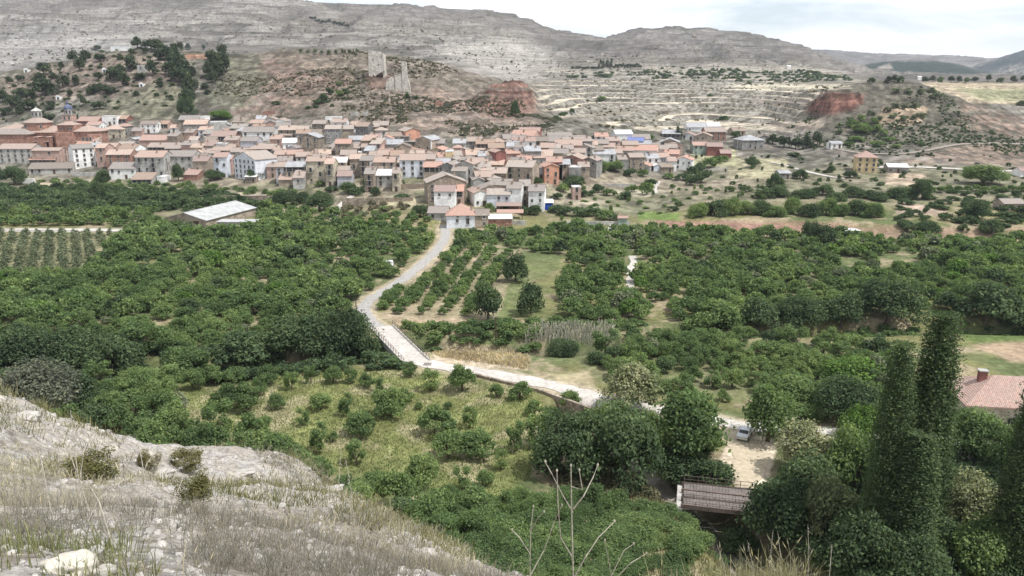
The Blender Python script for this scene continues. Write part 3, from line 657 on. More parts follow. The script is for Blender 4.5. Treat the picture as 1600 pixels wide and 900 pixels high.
# columns: centre x, eave y, facade width (pixels in the photo), storeys, roof form, wall, roof, turn, options, landmark phrase
T = """
128 203 18 2 flat W w 5
137 190 34 1 side M r 0 x
147 197 22 2 side W r 3 . the bell tower white house
172 184 24 2 flat W w 0 x
188 187 22 1 side M n 0 xl
178 203 34 2 hip C o 4 . the cream hipped house
233 195 27 2 side W n 2 f the bare slope white house
256 195 15 1 side K n 0 l
214 206 17 1 side K t 0
206 219 12 1 front P g 0 x
243 220 52 1 side K r 3 xn the broad salmon roof
287 213 30 1 side W g 5 l
246 231 32 1 side P t -3 l
279 233 44 1 side P t 2 l
187 243 40 3 side R o 4 v the dark red house
160 233 16 4 side K o 0
135 222 40 2 side T t 0
158 214 20 1 side P t 0
195 228 26 1 side P o 0 x
170 231 26 2 side K t 2
236 247 46 4 side P t 0 b
282 246 44 3 side P t -4
259 257 10 2 shed P n 0 b
193 265 44 2 side W t 3 x the low white house
222 281 34 1 shed P n 6 xl
252 278 12 1 flat W w 0 xn
296 189 32 3 side S t 5
307 196 38 3 side G o 8
318 184 9 3 flat W w 0 n the narrow white tower
342 193 25 3 flat P w 10 x
321 204 22 2 side B o -4 v
358 206 26 1 side K r 0 l
349 214 40 2 side M r 3 l
404 208 52 2 side W t 2 . the long white house
390 221 28 2 side L t 0
346 226 16 2 flat P w 0
406 234 42 2 hip T t 5 l the broad hipped roof
348 236 36 1 side T t 0 l
325 240 38 1 side P t 0
386 243 22 2 side W t -5 l
315 253 24 3 side T r 0 . the garden tan house
346 247 22 4 side B r 0 b
384 250 34 4 front B o -38 v the white gable house
404 252 14 3 front W o 0
357 250 14 3 side K t 0
421 251 24 2 side L t 8
298 274 24 1 shed R r 0 xn
392 277 18 1 shed S w -5 x
450 204 30 2 side S o 0
474 204 18 2 side P o 4 p
447 212 20 1 side T t 6
431 219 18 2 side K t -5
455 224 26 2 side W w 12 x
482 217 34 3 front S g -3 x the round gabled barn
437 235 22 1 side P t 10
442 243 26 2 side K t 6
462 242 26 2 side K r 14
446 252 24 2 side L t 8
474 246 22 2 side P t 12
426 262 18 2 side K t 0
442 262 20 3 side L t 0 . the lilac grey house
463 262 32 3 side T g 3 xl
467 279 18 2 shed P t 5
447 281 24 1 side T t 0
494 254 30 4 side C t 0 b the cream tower house
516 258 14 4 side C o 0 b
501 250 24 2 side K t 6
518 252 22 3 side P r 0
531 255 24 3 side C w 0 x
539 276 24 2 side L r 4 x the lilac shed house
520 185 24 2 flat W w 0 . the white cube house
531 192 24 2 side W t 4
521 203 26 3 side G o 3 vf the white framed windows house
555 196 14 2 side B t 0
566 199 20 3 side D n -10 v
583 199 22 2 side T o 8
556 208 16 1 flat W w 0
537 226 26 3 side S r 3
562 226 26 1 flat G g 0 xn
553 240 18 1 flat W w 0 xn
603 224 10 1 flat W w 0 n
596 196 24 1 side K t 10
545 243 26 2 side K t 6
560 250 26 3 side T o 3
573 252 20 3 side T t -4 b
587 245 22 2 side P t 0
603 243 26 2 side K t 0
601 255 34 3 side T t 0
626 250 22 1 side K r 0
645 252 42 3 side B t 0 v the wide white facade
592 256 18 2 side C t 0
586 270 26 2 side T n 5
601 275 26 2 side P w 0 x
619 272 12 3 side C t 0 b
578 273 16 3 side T t 0 b
672 250 16 3 side T t -3
676 262 30 2 side T r 0 l
646 206 24 3 front O o 24 . the orange hill house
627 214 26 2 side G r -14
641 222 20 1 shed G o 0
662 220 26 3 front T g -20 p
618 226 26 2 side G g 6 x
650 236 32 1 side G n 6 x
689 247 14 2 side K r 0
702 239 12 3 flat Y w 0
702 237 14 1 hip K t 0 x
714 232 12 3 hip K r 0 x
706 252 22 2 front T o -10
727 258 26 3 front P t -12
699 262 32 2 front G t -14 x
717 268 24 2 side P t -12
699 287 64 3 front S o 12 v the big stone gable
695 301 34 3 side W r 0 f
712 300 26 2 side K r 0 l
752 303 22 2 front W t 16
742 222 26 2 side G t 5
758 226 30 2 side T n 0 l
776 232 26 2 side K n 5 l
739 243 22 2 side W o 5
755 245 16 2 side W g 0
770 244 20 3 side W n -6
783 240 16 4 front M r 20 n the narrow maroon gable
745 255 28 2 side P t 10
771 259 32 2 side S o -8
753 262 30 2 side S o 10
775 272 34 2 side S o -6
758 278 30 2 side S t 10
800 230 18 3 side W g -4
812 232 16 3 side W t 0 f
829 222 16 3 side W r 4
816 213 38 2 side K r -18
826 207 34 2 side M r -10 l
798 218 22 2 side P t 10
803 241 24 2 side K r 8
833 238 26 3 side G g 10
818 252 24 2 side W r -6
840 248 26 2 side P t 10
811 262 44 3 side T o -16 b the dark sided house
828 260 22 3 side P t 0 b
766 300 48 2 front T t 4 . the wide grey gable
779 305 38 2 side B o 0
803 296 24 3 side W t -8
780 291 34 3 side K t -16
820 292 18 3 side S o 0
838 300 26 3 side W t -6 f
862 262 24 3 front O r 8 x the orange block
866 255 26 3 side M r 0
882 258 18 3 side T g 0
870 240 32 2 side T t -16
893 250 32 3 front R t -18 x
898 264 20 3 flat G w 0 . the glazed terrace house
920 252 24 3 front G t -20
912 262 18 3 side T t 0
876 216 40 1 side K t 5
866 222 36 1 side T t 0 l
905 219 26 1 side K t 10
888 228 44 2 side K t -5
912 222 28 3 side G t 12
911 232 30 2 front P t -20
930 236 28 2 side T n 5
899 240 30 2 side P t -12
937 226 28 2 side P t -6
948 231 24 2 side C t -12 l
854 232 22 2 side T t -8
846 222 22 2 side T n 0
944 242 36 2 side W g 0 b the grey roofed house
940 214 22 1 side W r 0
958 221 22 2 side K t 8
975 210 28 2 side W w 8 x
997 218 40 1 side K t -4
985 227 26 2 side Y t 0
976 236 28 2 side P r -8
992 222 26 2 side L b -14 x the blue roofed house
1004 226 26 2 side G g -14 x
1018 230 26 2 side G t -10
1007 236 40 2 side W r -14
1046 224 32 2 front S g -10
1056 228 20 2 front K t 10
962 240 22 2 side P t 4
995 247 24 3 side S t 8 x
1001 260 30 1 front P r -16
1020 248 20 2 side W g 4 v
1034 247 26 2 side L t 10
1049 242 24 2 side K r -12
1028 260 14 1 front B w 0
1042 262 20 1 side S n 6
1067 251 28 2 front W r -18 . the end gable house
1050 253 14 2 side W t 0 b
1074 212 22 1 front W r -18
1049 210 30 1 side D g -12 xl
1098 214 28 2 front T t -14
1118 207 34 2 side R t 0 v the brick red block
1095 228 26 2 side E r 0 x the pale green house
1116 230 26 2 side M r -10 xn
1134 240 18 1 side M r -6 xn
1176 220 36 2 hip G g 8
1193 216 18 1 front P n 0
1155 205 20 1 side T n 6
1090 200 34 1 side W g 0 x
1112 198 28 1 side P w 0 x
"""
for ln in T.strip().splitlines():
    q = ln.split(None, 9) ; cx, ey, w, st = float(q[0]), float(q[1]), float(q[2]), int(q[3])
    opt = q[8] if len(q) > 8 else ''; mark = q[9] if len(q) > 9 else None
    yaw = float(q[7]); house(cx, ey, w, st, q[4], q[5], q[6], yaw, '' if opt == '.' else opt, mark)

VP = [(115, 205), (200, 193), (300, 195), (420, 186), (520, 196), (600, 205), (700, 228), (790, 212), (960, 216), (1060, 226), (1056, 250), (960, 250), (920, 262), (850, 284), (790, 298), (740, 294), (720, 268), (640, 258), (560, 268), (450, 276), (380, 258), (300, 258), (170, 256), (115, 228)]
nadd = 0
for _ in range(6000):
    cx, ey = rnd.uniform(115, 1060), rnd.uniform(186, 300)
    if poly_sd(cx, ey, VP) > 0 or nadd >= 112: continue
    if min((h[1] - cx) ** 2 + 4.5 * (h[2] - ey) ** 2 for h in HOUSES) < 12.0 ** 2: continue
    if any(h[8] and abs(cx - h[1]) < h[3] * .5 + 9 and -1 < ey - h[2] < 24 for h in HOUSES): continue
    w = rnd.uniform(15, 27); nadd += 1
    house(cx, ey, w, rnd.choice((1, 2, 2, 2)), rnd.choice(('side', 'side', 'side', 'front', 'hip', 'shed')), rnd.choice('WPPTTKGSCLW'), rnd.choice('tttoorng' + 'o'), rnd.uniform(-14, 12), '', None)
# the white four-storey block and the church --------------------------------
house(134, 233, 36, 4, 'side', 'W', 't', 42, 'vx', 'the white four storey block', D=9)
def at(cx, by): X, Y, Z = gpt(cx, by, 255 if by < 380 else 60); return X, Y, Z, (Y * cp - (Z - CAMZ) * sp) / F
def church():
    X, Y, Z, k = at(60, 262); root = empty('church', (X, Y + 26, Z), .0); z0 = Z
    zz = lambda y: CAMZ + (Y + 26) * math.tan(-(math.atan((450 - y) / F) - PITCH) * -1) - z0   # height of image row y at the church's distance
    kk_ = (Y + 26) / F * 1.02
    xx = lambda p: (p - 60) * kk_
    br = WM['R']; tl = RM['t']
    def blk(nm, x0, x1, y0, y1, zt, roofrise, hip=True, m=br):
        MB().box(x0, x1, y0, y1, -8, zt).build(nm, m, root)
        r, _ = roof_parts('hip', x1 - x0, y1 - y0, zt, roofrise, ov=.7); r.v = [(v[0] + (x0 + x1) / 2, v[1] + y0, v[2]) for v in r.v]; return r.build('roof', tl, root)
    blk('nave', xx(-60), xx(52), 2, 24, zz(207), 3.6)
    blk('transept', xx(-40), xx(17), -5, 2.2, zz(208), 2.4)
    # polygonal apse on the right
    m = MB(); m.lathe([(9.6, -8), (9.6, zz(206))], 8, xx(90), 9, rot=math.pi / 8); m.build('apse', br, root)
    m = MB(); m.lathe([(10.4, zz(206)), (10.4, zz(206) + .25), (.4, zz(197))], 8, xx(90), 9, rot=math.pi / 8); m.build('roof', tl, root)
    m = MB(); m.lathe([(8, -8), (8, zz(207))], 6, xx(64), 4, rot=.2); m.build('side_chapel', br, root)
    # square tower with pyramid roof
    MB().box(xx(54), xx(80), 1, 9, zz(215), zz(196)).build('cimborio', br, root)
    m = MB(); m.lathe([(xx(82) - xx(66) + 1, zz(196)), (xx(82) - xx(66) + 1, zz(196) + .3), (.3, zz(190))], 4, xx(67), 5, rot=math.pi / 4); m.build('roof', tl, root)
    for px in (60, 70, 75): put(WIN[1], 'window', root, xx(px), .95, zz(203))
    m = MB(); m.lathe([(7.2, zz(212)), (7.2, zz(193))], 8, xx(12), 10, rot=math.pi / 8); m.build('drum', br, root)
    m = MB(); m.lathe([(7.9, zz(193)), (7.9, zz(193) + .3), (2.4, zz(185))], 8, xx(12), 10, rot=math.pi / 8); m.build('roof', tl, root)
    m = MB(); m.lathe([(2.6, zz(186)), (2.6, zz(174.5)), (3.0, zz(174.5)), (3.0, zz(174)), (.3, zz(169)), (.15, zz(167))], 8, xx(12), 10); m.build('lantern', WM['P'], root)
    for k in range(8):
        an = math.pi / 8 + k * math.pi / 4 - math.pi / 2
        o = put(WIN[2], 'window', root, xx(12) + 2.62 * math.cos(an) * .96, 10 + 2.62 * math.sin(an) * .96, zz(182), an + math.pi / 2)
    for px in (3, 26): put(WIN[2], 'window', root, xx(px), 3.2, zz(201))
    for px in (91, 97, 102): put(WIN[2], 'window', root, xx(px) + .6, -.1 - (.25 if px == 97 else 0), zz(220))
    for px, pz in ((29, 214), (46, 214), (26, 221), (43, 221)):   # buttress caps
        MB().box(xx(px) - 1.6, xx(px) + .6, -3.5, 2.3, zz(238), zz(pz)).build('buttress', br, root)
        MB().box(xx(px) - 2, xx(px) + .9, -3.8, 2.4, zz(pz), zz(pz) + .35).build('buttress_cap', WM['K'], root)
    root['label'] = 'large red brick church with white lantern and tiled roofs at the left edge'; root['category'] = 'church'; root['group'] = 'village buildings'
    return root
church()
def bell_tower():
    X, Y, Z, k = at(104, 203); Y2 = Y + 2; root = empty('bell_tower', (X, Y2, Z))
    zz = lambda y: (203 - y) * k * 1.01
    MB().box(-7.5*k, 7.5*k, 0, 15*k, -8, zz(181)).build('shaft', WM['K'], root)
    c = MB(); c.box(-8.2*k, 8.2*k, -.3, 15.7*k, zz(181), zz(180.2)); c.box(-8.2*k, 8.2*k, -.3, 15.7*k, zz(192), zz(191.3)); c.build('cornice', WM['P'], root)
    for px in (-3.5, 3.5): put(WIN[2], 'window', root, px*k, 0, zz(188)); put(WIN[2], 'window', root, px*k, 0, zz(199))
    m = MB(); m.lathe([(6.2*k, zz(180.2)), (6.2*k, zz(174.5)), (7*k, zz(174.3)), (7*k, zz(173.5))], 8, 0, 7.5*k, rot=math.pi/8); m.build('belfry', WM['P'], root)
    for i in range(8):
        an = i * math.pi / 4 - math.pi / 2; put(WIN[2], 'window', root, 5.8*k*math.cos(an), 7.5*k + 5.8*k*math.sin(an), zz(179.3), an + math.pi / 2)
    dm = mat('blue_glazed_dome', mk_wall((.13, .15, .23), .3))
    m = MB(); m.lathe([(5.6*k, zz(173.5)), (6.2*k, zz(171.5)), (5.8*k, zz(169)), (3.6*k, zz(166.8)), (1.8*k, zz(166)), (1.8*k, zz(163.6)), (2.2*k, zz(163.4)), (.9*k, zz(162)), (.15*k, zz(159))], 16, 0, 7.5*k); m.build('dome', dm, root, smooth=True)
    root['label'] = 'slender brick bell tower with blue onion dome and spire behind the church'; root['category'] = 'tower'; root['group'] = 'village buildings'
bell_tower()
def simple(name, cx, ey, w, st, style, wc, rc, yaw, opt, label, cat='house', **k):
    r = house(cx, ey, w, st, style, wc, rc, yaw, opt, None, name, cat, label, **k); r['label'] = label; return r
simple('convent_wing', 26, 234, 56, 3, 'side', 'P', 't', 0, 'vx', 'long pale convent wing with rows of small windows below the church', 'building', D=11, rise=2.2)
simple('convent_wing', 74, 237, 46, 3, 'side', 'K', 't', 0, 'x', 'pinkish convent wing with a continuous tiled roof left of the white block', 'building', D=8, rise=1.2)
simple('house', 67, 250, 44, 1, 'side', 'K', 'r', 0, 'xl', 'low pinkish annex with a salmon roof and open gallery below the convent wing', 'house')
simple('warehouse', 80, 264, 72, 1, 'side', 'P', 'n', 12, 'x', 'long low warehouse with a brown tiled roof in front of the white block', 'warehouse')
def box_wall(name, cx, by, wpx, h, m, label, th=.4, yaw=0, cat='wall'):
    X, Y, Z, k = at(cx, by); W = wpx * k
    b = MB().box(-W/2, W/2, 0, th, -1.5, h); o = b.build(name, m, None, (X, Y, Z), math.radians(yaw)); o['label'] = label; o['category'] = cat; return o
box_wall('garden_wall', 45, 287, 20, 2.4, WM['W'], 'short white garden wall beside the big dark tree at the left edge')
box_wall('garden_wall', 134, 276, 42, 2.0, WM['P'], 'low pale garden wall below the white four storey block')
box_wall('garden_wall', 640, 296, 60, 2.2, WM['S'], 'rough stone garden wall left of the big stone gabled house')
box_wall('garden_wall', 962, 292, 60, 1.4, M_CONC, 'pale concrete promenade wall in front of the low white house')
box_wall('retaining_wall', 380, 318, 96, 3.2, WM['S'], 'brown dry stone retaining wall left of the path into the village', yaw=-6)
box_wall('retaining_wall', 590, 318, 110, 2.2, WM['S'], 'dry stone terrace wall below the garage and round tree', yaw=4)
box_wall('retaining_wall', 930, 352, 110, 1.3, WM['P'], 'low pale stone wall along the vegetable plots right of the red shed')
box_wall('garden_wall', 806, 352, 30, 1.6, WM['P'], 'pale rubble wall beside the long red walled shed', yaw=-4)
# front-row houses by the road
def front_house():
    X, Y, Z, k = at(720, 357); root = empty('house', (X, Y, Z), math.radians(2)); W = 44 * k; D = 9.5; H = 21 * k
    b = MB().box(-W/2, W/2, 0, D, -2, H); b.build('wall', WM['B'], root)
    r, _ = roof_parts('hip', W, D, H, 3.2); ro = r.build('roof', RM['r'], root); put(CHIM, 'chimney', ro, W*.38, D*.35, H+1.4)
    put(WIN[2], 'window', root, W*.25, 0, H*.32); put(WIN[1], 'window', root, -W*.12, 0, H*.45); put(WIN[3], 'window', root, W*.25, 0, H*.85); put(WIN[3], 'window', root, -W*.1, 0, H*.85)
    w2 = 21 * k
    MB().box(W/2 + .01, W/2 + w2, .5, D - .5, -2, H - .3).build('side_wing', WM['T'], root)
    r, _ = roof_parts('side', w2, D - 1, H - .3, 1.5); r.v = [(v[0] + W/2 + w2/2 + .3, v[1] + .5, v[2]) for v in r.v]; r.build('roof', RM['n'], root)
    put(WIN[1], 'window', root, W/2 + w2*.7, .5, .9); put(WINW, 'window', root, W/2 + w2*.7, .5, H*.7)
    root['label'] = 'white house with a salmon hipped roof standing where the road reaches the village'; root['category'] = 'house'; root['group'] = 'village buildings'
    HOUSES.append((root, 720, 335, 44, 2, 'B', 'r', '', 'the road end house', root['label']))
front_house()
simple('shed', 684, 333, 32, 1, 'side', 'P', 't', -2, 'x', 'long low shed with a faded roof left of the white house at the road end', 'shed')
simple('shed', 780, 343, 42, 1, 'shed', 'R', 'w', 2, 'xn', 'long red walled shed right of the white house at the road end', 'shed', D=7, rise=.5)
def open_shed(cx, by, wpx, hp, D, m, label, fm=M_IRON, back=None, nm='open_shed'):
    X, Y, Z, k = at(cx, by); W = wpx * k; H = hp; root = empty(nm, (X, Y, Z)); root['label'] = label; root['category'] = 'shed'
    r, _ = roof_parts('shed', W, D, H, .6, .12); r.build('roof', m, root)
    for x in np.linspace(-W/2 + .2, W/2 - .2, max(3, int(W / 3.5))):
        MB().box(x-.1, x+.1, .1, .3, -1.5, H+.01).build('post', fm, root)
    if back: MB().box(-W/2, W/2, D-.25, D-.03, -1.5, H+.5).build('wall', back, root)
    return root
open_shed(795, 333, 38, 2.6, 5, RM['r'], 'open shed with a salmon roof on posts behind the pergola', back=WM['R'])
open_shed(797, 342, 40, 2.2, 3, RM['r'], 'low red roofed pergola just above the long red walled shed')
open_shed(853, 328, 22, 2.8, 5, WM['W'], 'small blue walled shed with a white flat roof beside the last white house', M_BLUE, M_BLUE)
def blue_panel():
    X, Y, Z, k = at(853, 328); o = MB().box(-10.5*k, 10.5*k, -.2, .05, 0, 2.3).build('front_panel', M_BLUE, [r for r in COL.objects if r.get('label', '').startswith('small blue walled')][0])
blue_panel()
open_shed(610, 292, 30, 2.6, 5, M_METAL, 'garage with a dark door and pale roof under the long white house', back=WM['P'])
simple('shed', 901, 294, 14, 2, 'flat', 'K', 'w', 4, 'x', 'small pink brick hut standing alone right of the orange block', 'shed', D=5)
# labels of the village houses
for root, cx, ey, w, st, wc, rc, opt, mark, label in HOUSES:
    if mark and not label:
        root['label'] = mark[4:] if mark.startswith('the ') else mark
used = {}
SIZE = {1: 'low', 2: 'small', 3: 'medium', 4: 'tall', 5: 'big'}
def NEARTXT(hh):
    cx = hh[1]
    return 'left part of village' if cx < 480 else 'centre of village' if cx < 850 else 'right part of village'
def describe(hh, lvl):
    root, cx, ey, w, st, wc, rc, opt, mark, label = hh
    lm = sorted((h for h in HOUSES if h[8] and h[0] is not root), key=lambda h: (h[1] - cx) ** 2 + 5 * (h[2] - ey) ** 2)
    def rel(h):
        dx, dy = cx - h[1], ey - h[2]
        return ('left of ' if dx < 0 else 'right of ') if abs(dx) > 1.3 * abs(dy) else ('behind ' if dy < 0 else 'in front of ')
    t = f"{SIZE[st]} {WNAME[wc]} house, {RNAME[rc]} roof" + (', gallery' if 'l' in opt else ', balconies' if 'b' in opt else '')
    if len(t.split()) > 7: t = t.replace(', balconies', '').replace(', gallery', '')
    t += f", {rel(lm[0])}{lm[0][8]}"
    return t, lm, rel
tmp = []
for hh in HOUSES:
    if hh[9]: hh[0]['label'] = hh[9]; continue
    if hh[8]:
        hh[0]['label'] = f"{hh[8][4:]}, {SIZE[hh[4]]} {WNAME[hh[5]]} walls under {RNAME[hh[6]]} roof, {NEARTXT(hh)}"; continue
    t, lm, rel = describe(hh, 0); tmp.append((t, hh, lm, rel))
byl = {}
for q in tmp: byl.setdefault(q[0], []).append(q)
for t, qs in byl.items():
    if len(qs) == 1: qs[0][1][0]['label'] = t; continue
    n0 = qs[0][2][0]
    qs.sort(key=lambda q: (q[1][1] - n0[1]) ** 2 + (q[1][2] - n0[2]) ** 2)
    base_, tail_ = t.rsplit(', ', 1)
    for i, q in enumerate(qs): q[1][0]['label'] = f"{base_}, {('nearest', 'second nearest', 'third nearest', 'fourth nearest', 'fifth nearest')[min(i, 4)]} one {tail_}"

# ------------------------------------------------------------------ buildings outside the village core
simple('villa', 1353, 247, 34, 3, 'hip', 'Y', 'r', -14, 'v', 'yellow three storey villa with a salmon hipped roof standing alone on the right slope', 'villa', D=11, rise=2.6)
simple('shed_house', 1403, 262, 34, 1, 'side', 'G', 'w', -12, '', 'plain grey block house with a pale metal roof right of the yellow villa', 'house', D=10, rise=1.2)
simple('hut', 1327, 408, 24, 1, 'shed', 'L', 'w', -8, 'x', 'small pale field hut among the fruit trees on the right', 'hut', D=5, rise=-.3)
simple('cottage', 1583, 319, 34, 1, 'side', 'T', 't', 2, 'x', 'small brown roofed cottage behind dark bushes at the right edge', 'cottage', D=6)
simple('cottage', 1606, 268, 24, 1, 'side', 'W', 'r', 2, 'x', 'salmon roofed cottage cut by the right edge above the hedge', 'cottage', D=7)
simple('hut', 1307, 225, 18, 1, 'side', 'W', 'g', 8, 'x', 'ruined white hut beside the track above the yellow villa', 'hut', D=5)
simple('hut', 1226, 271, 18, 1, 'side', 'G', 'g', 8, 'x', 'low grey hut among bushes on the slope left of the yellow villa', 'hut', D=5)
simple('gatehouse', 973, 341, 15, 1, 'side', 'E', 'r', 0, 'x', 'tiny gatehouse with a green door and tiled canopy at the orchard path', 'hut', D=2.4, rise=.5)
simple('chapel', 221, 104, 12, 2, 'flat', 'P', 'w', 0, 'x', 'small pale block chapel between pines on the left hill', 'chapel', D=6)
simple('ruin', 187, 74, 30, 1, 'flat', 'W', 'w', 0, 'n', 'long white roofless ruin on top of the pine hill', 'ruin', D=5)
for cx, by, lab in ((41, 114, 'tiny white hut low on the far left of the pine hill'), (163, 113, 'tiny pale hut with two dark openings in the middle of the pine hill'), (91, 156, 'tiny white cave entrance just above the bell tower'), (221, 136, 'tiny white cave entrance below the block chapel')):
    X, Y, Z, k = at(cx, by); r = empty('cave_hut', (X, Y, Z)); r['label'] = lab; r['category'] = 'hut'
    m = MB(); m.box(-3.6*k, 3.6*k, 0, 3, -2, 4.5*k); n = 9; m.poly([(3.6*k*math.cos(math.pi*i/n), 0, 4.5*k + 2.4*k*math.sin(math.pi*i/n)) for i in range(n+1)]); m.build('wall', WM['W'], r)
    MB().box(-1.3*k, 1.3*k, -.1, 0.02, -.2, 4*k).build('opening', M_GLASS_SHADE, r)  # near-black slab on the wall stands in for the shade inside
for cx, by, wv, cl in ((1085, 61, 5, 'tiny stone lookout on the summit of the far hill'), (1233, 108, 5, 'tiny white farm hut left of the wooded hill'), (1437, 125, 5, 'tiny white hut between the trees on the plateau edge')):
    X, Y, Z, k = at(cx, by); r = MB(); W = wv * k; r.box(-W/2, W/2, 0, W, -3, W*.8); r.slab([(-W/2-.3, -.3, W*.8+.2), (W/2+.3, -.3, W*.8+.2), (W/2+.3, W/2, W*1.1+.2), (-W/2-.3, W/2, W*1.1+.2)], .2)
    r.slab([(-W/2-.3, W/2, W*1.1+.2), (W/2+.3, W/2, W*1.1+.2), (W/2+.3, W+.3, W*.8+.2), (-W/2-.3, W+.3, W*.8+.2)], .2)
    o = r.build('stone_hut', WM['W' if 'white' in cl else 'S'], None, (X, Y, Z)); o['label'] = cl; o['category'] = 'hut'
# the big barn in the orchard
def barn():
    zr = 4.2
    A_ = G0(252, 352); root = empty('barn', (0, 0, 0))
    X, Y, Z = gpt(290, 356); d = Y*cp + CAMZ*sp; k = d / F
    th = math.radians(-16); root.location = (X, Y, Z); root.rotation_euler = (0, 0, th)
    W, D, H = 17, 30, 3.0
    b = MB().box(-W/2, W/2, 0, D, -1, H); b.poly([(-W/2, 0, H), (W/2, 0, H), (0, 0, H+2.2)]); b.poly([(-W/2, D, H), (W/2, D, H), (0, D, H+2.2)]); b.build('wall', WM['T'], root)
    r, _ = roof_parts('front', W, D, H, 2.2, .12, .5); r.build('roof', M_METAL, root)
    MB().box(W*.2, W*.2+2.2, -.08, .02, 0, 2.6).build('door', M_WOODD, root)
    root['label'] = 'long low barn with a pale metal roof in the left orchard'; root['category'] = 'barn'
    X, Y, Z = gpt(371, 358); r2 = empty('farm_shed', (X, Y, Z)); k = (Y*cp + CAMZ*sp) / F; W = 62 * k
    MB().box(-W/2, W/2, 0, .3, -1, 2.4).box(-W/2, -W/2+.3, .3, 5, -1, 2.4).box(W/2-.3, W/2, .3, 5, -1, 2.4).box(-W/2, W/2, 5, 5.3, -1, 2.1).build('wall', WM['P'], r2)
    MB().box(-W/2-.2, W/2+.2, -.25, 5.5, 2.4, 2.55).build('roof', M_METAL, r2); MB().box(W*.28, W*.34, -.08, .02, .4, 1.9).build('door', M_WOODD, r2)
    r2['label'] = 'long flat roofed grey shed in front of the pale barn'; r2['category'] = 'shed'
barn()
# the farmhouse with the red roof at the right edge
def farmhouse():
    X, Y, Z, k = at(1580, 694); root = empty('farmhouse', (X + 3, Y + 3, 0), math.radians(-8)); W, D, H = 15, 10, 4.4
    MB().box(-W/2, W/2, 0, D, -1, H).build('wall', WM['C'], root)
    r, _ = roof_parts('hip', W, D, H, 2.6, .2, .6); ro = r.build('roof', RM['r'], root)
    c = MB().box(-.55, .55, -.45, .45, -1.4, 1.2, 0); c.box(-.7, .7, -.6, .6, 1.2, 1.35, 1); c.build('chimney', [WM['M'], WM['P']], ro, (-W*.27, D*.5, H+2.2))
    for x in (-5, -1.5, 2, 5.5): put(WIN[0], 'window', root, x, 0, 1.2)
    put(DOOR, 'door', root, 0.2, 0, 0)
    root['label'] = 'farmhouse with a bright salmon tiled roof and red chimney behind the poplars'; root['category'] = 'farmhouse'
farmhouse()
# castle ruins
M_CAST = mat('castle_masonry', mk_stone((.62, .575, .50)))
def castle():
    X, Y, Z, k = at(589, 122)
    root = empty('castle_tower', (X, Y, Z)); root['label'] = 'tall broken castle tower of pale masonry on the red rock'; root['category'] = 'ruin'; root['group'] = 'castle ruins'
    def px(x): return (x - 589) * k
    def slabwall(pts, y0, y1, nm, par, m=M_CAST):
        b = MB(); n = len(pts); b.v += [(px(x), y0, (122 - y) * k) for x, y in pts] + [(px(x), y1, (122 - y) * k) for x, y in pts]
        b.f.append(tuple(range(n))); b.f.append(tuple(reversed(range(n, 2*n)))); b.m += [0, 0]
        for i in range(n): j = (i+1) % n; b.f.append((i, i+n, j+n, j)); b.m.append(0)
        return b.build(nm, m, par)
    slabwall([(576.5, 128), (577, 81), (580, 80), (586, 81.5), (589, 83), (593, 82), (597, 84), (600.5, 85), (601, 111), (596, 113), (590, 117), (586, 120), (583, 116), (580, 128)], 0, 2.4, 'front_wall', root)
    slabwall([(598, 128), (598.3, 86), (600.5, 86), (601, 128)], 2.4, 10, 'side_wall', root)
    slabwall([(577, 128), (577.3, 84), (580, 84), (580.3, 128)], 2.4, 9, 'side_wall', root)
    for x, y in ((584, 96), (592, 104), (597, 92)): MB().box(px(x)-.3, px(x)+.3, -.06, .02, (122-y)*k, (122-y)*k+1).build('arrow_slit', M_GLASS_SHADE, root)  # shade of each slit painted as a dark slab on the wall face
    X2, Y2, Z2, k2 = at(622, 143); r2 = empty('castle_keep', (X2, Y2, Z2)); r2['label'] = 'lower ruined keep with one thin standing pillar right of the tall tower'; r2['category'] = 'ruin'; r2['group'] = 'castle ruins'
    b = MB()
    def sw(pts, y0, y1, nm):
        b = MB(); n = len(pts); b.v += [((x-622)*k2, y0, (143 - y) * k2) for x, y in pts] + [((x-622)*k2, y1, (143 - y) * k2) for x, y in pts]
        b.f.append(tuple(range(n))); b.f.append(tuple(reversed(range(n, 2*n)))); b.m += [0, 0]
        for i in range(n): j = (i+1) % n; b.f.append((i, i+n, j+n, j)); b.m.append(0)
        b.build(nm, M_CAST, r2)
    sw([(629, 150), (629, 98), (631, 97), (636, 98.5), (636.8, 120), (639, 128), (641, 137), (641, 150)], 0, 3, 'pillar')
    sw([(617, 150), (618, 118), (621, 120), (624, 117), (629, 116), (629, 150)], .4, 3, 'curtain_wall')
    sw([(602, 150), (603, 130), (607, 124), (612, 121), (614, 126), (617, 124), (617, 150)], .8, 3.4, 'curtain_wall')
    X3, Y3, Z3, k3 = at(604, 180)
    r3 = empty('ruined_wall', (X3 - 60*k3, Y3, Z3)); r3['label'] = 'white fragments of a ruined house above the white cube house'; r3['category'] = 'ruin'
    for i, (x, w, h) in enumerate(((548, 12, 6), (566, 6, 6), (572, 3, 9))): MB().box((x-544)*k3, (x-544+w)*k3, i*.3, i*.3+.6, -2, h*k3*.8).build('wall', WM['P'], r3)
castle()
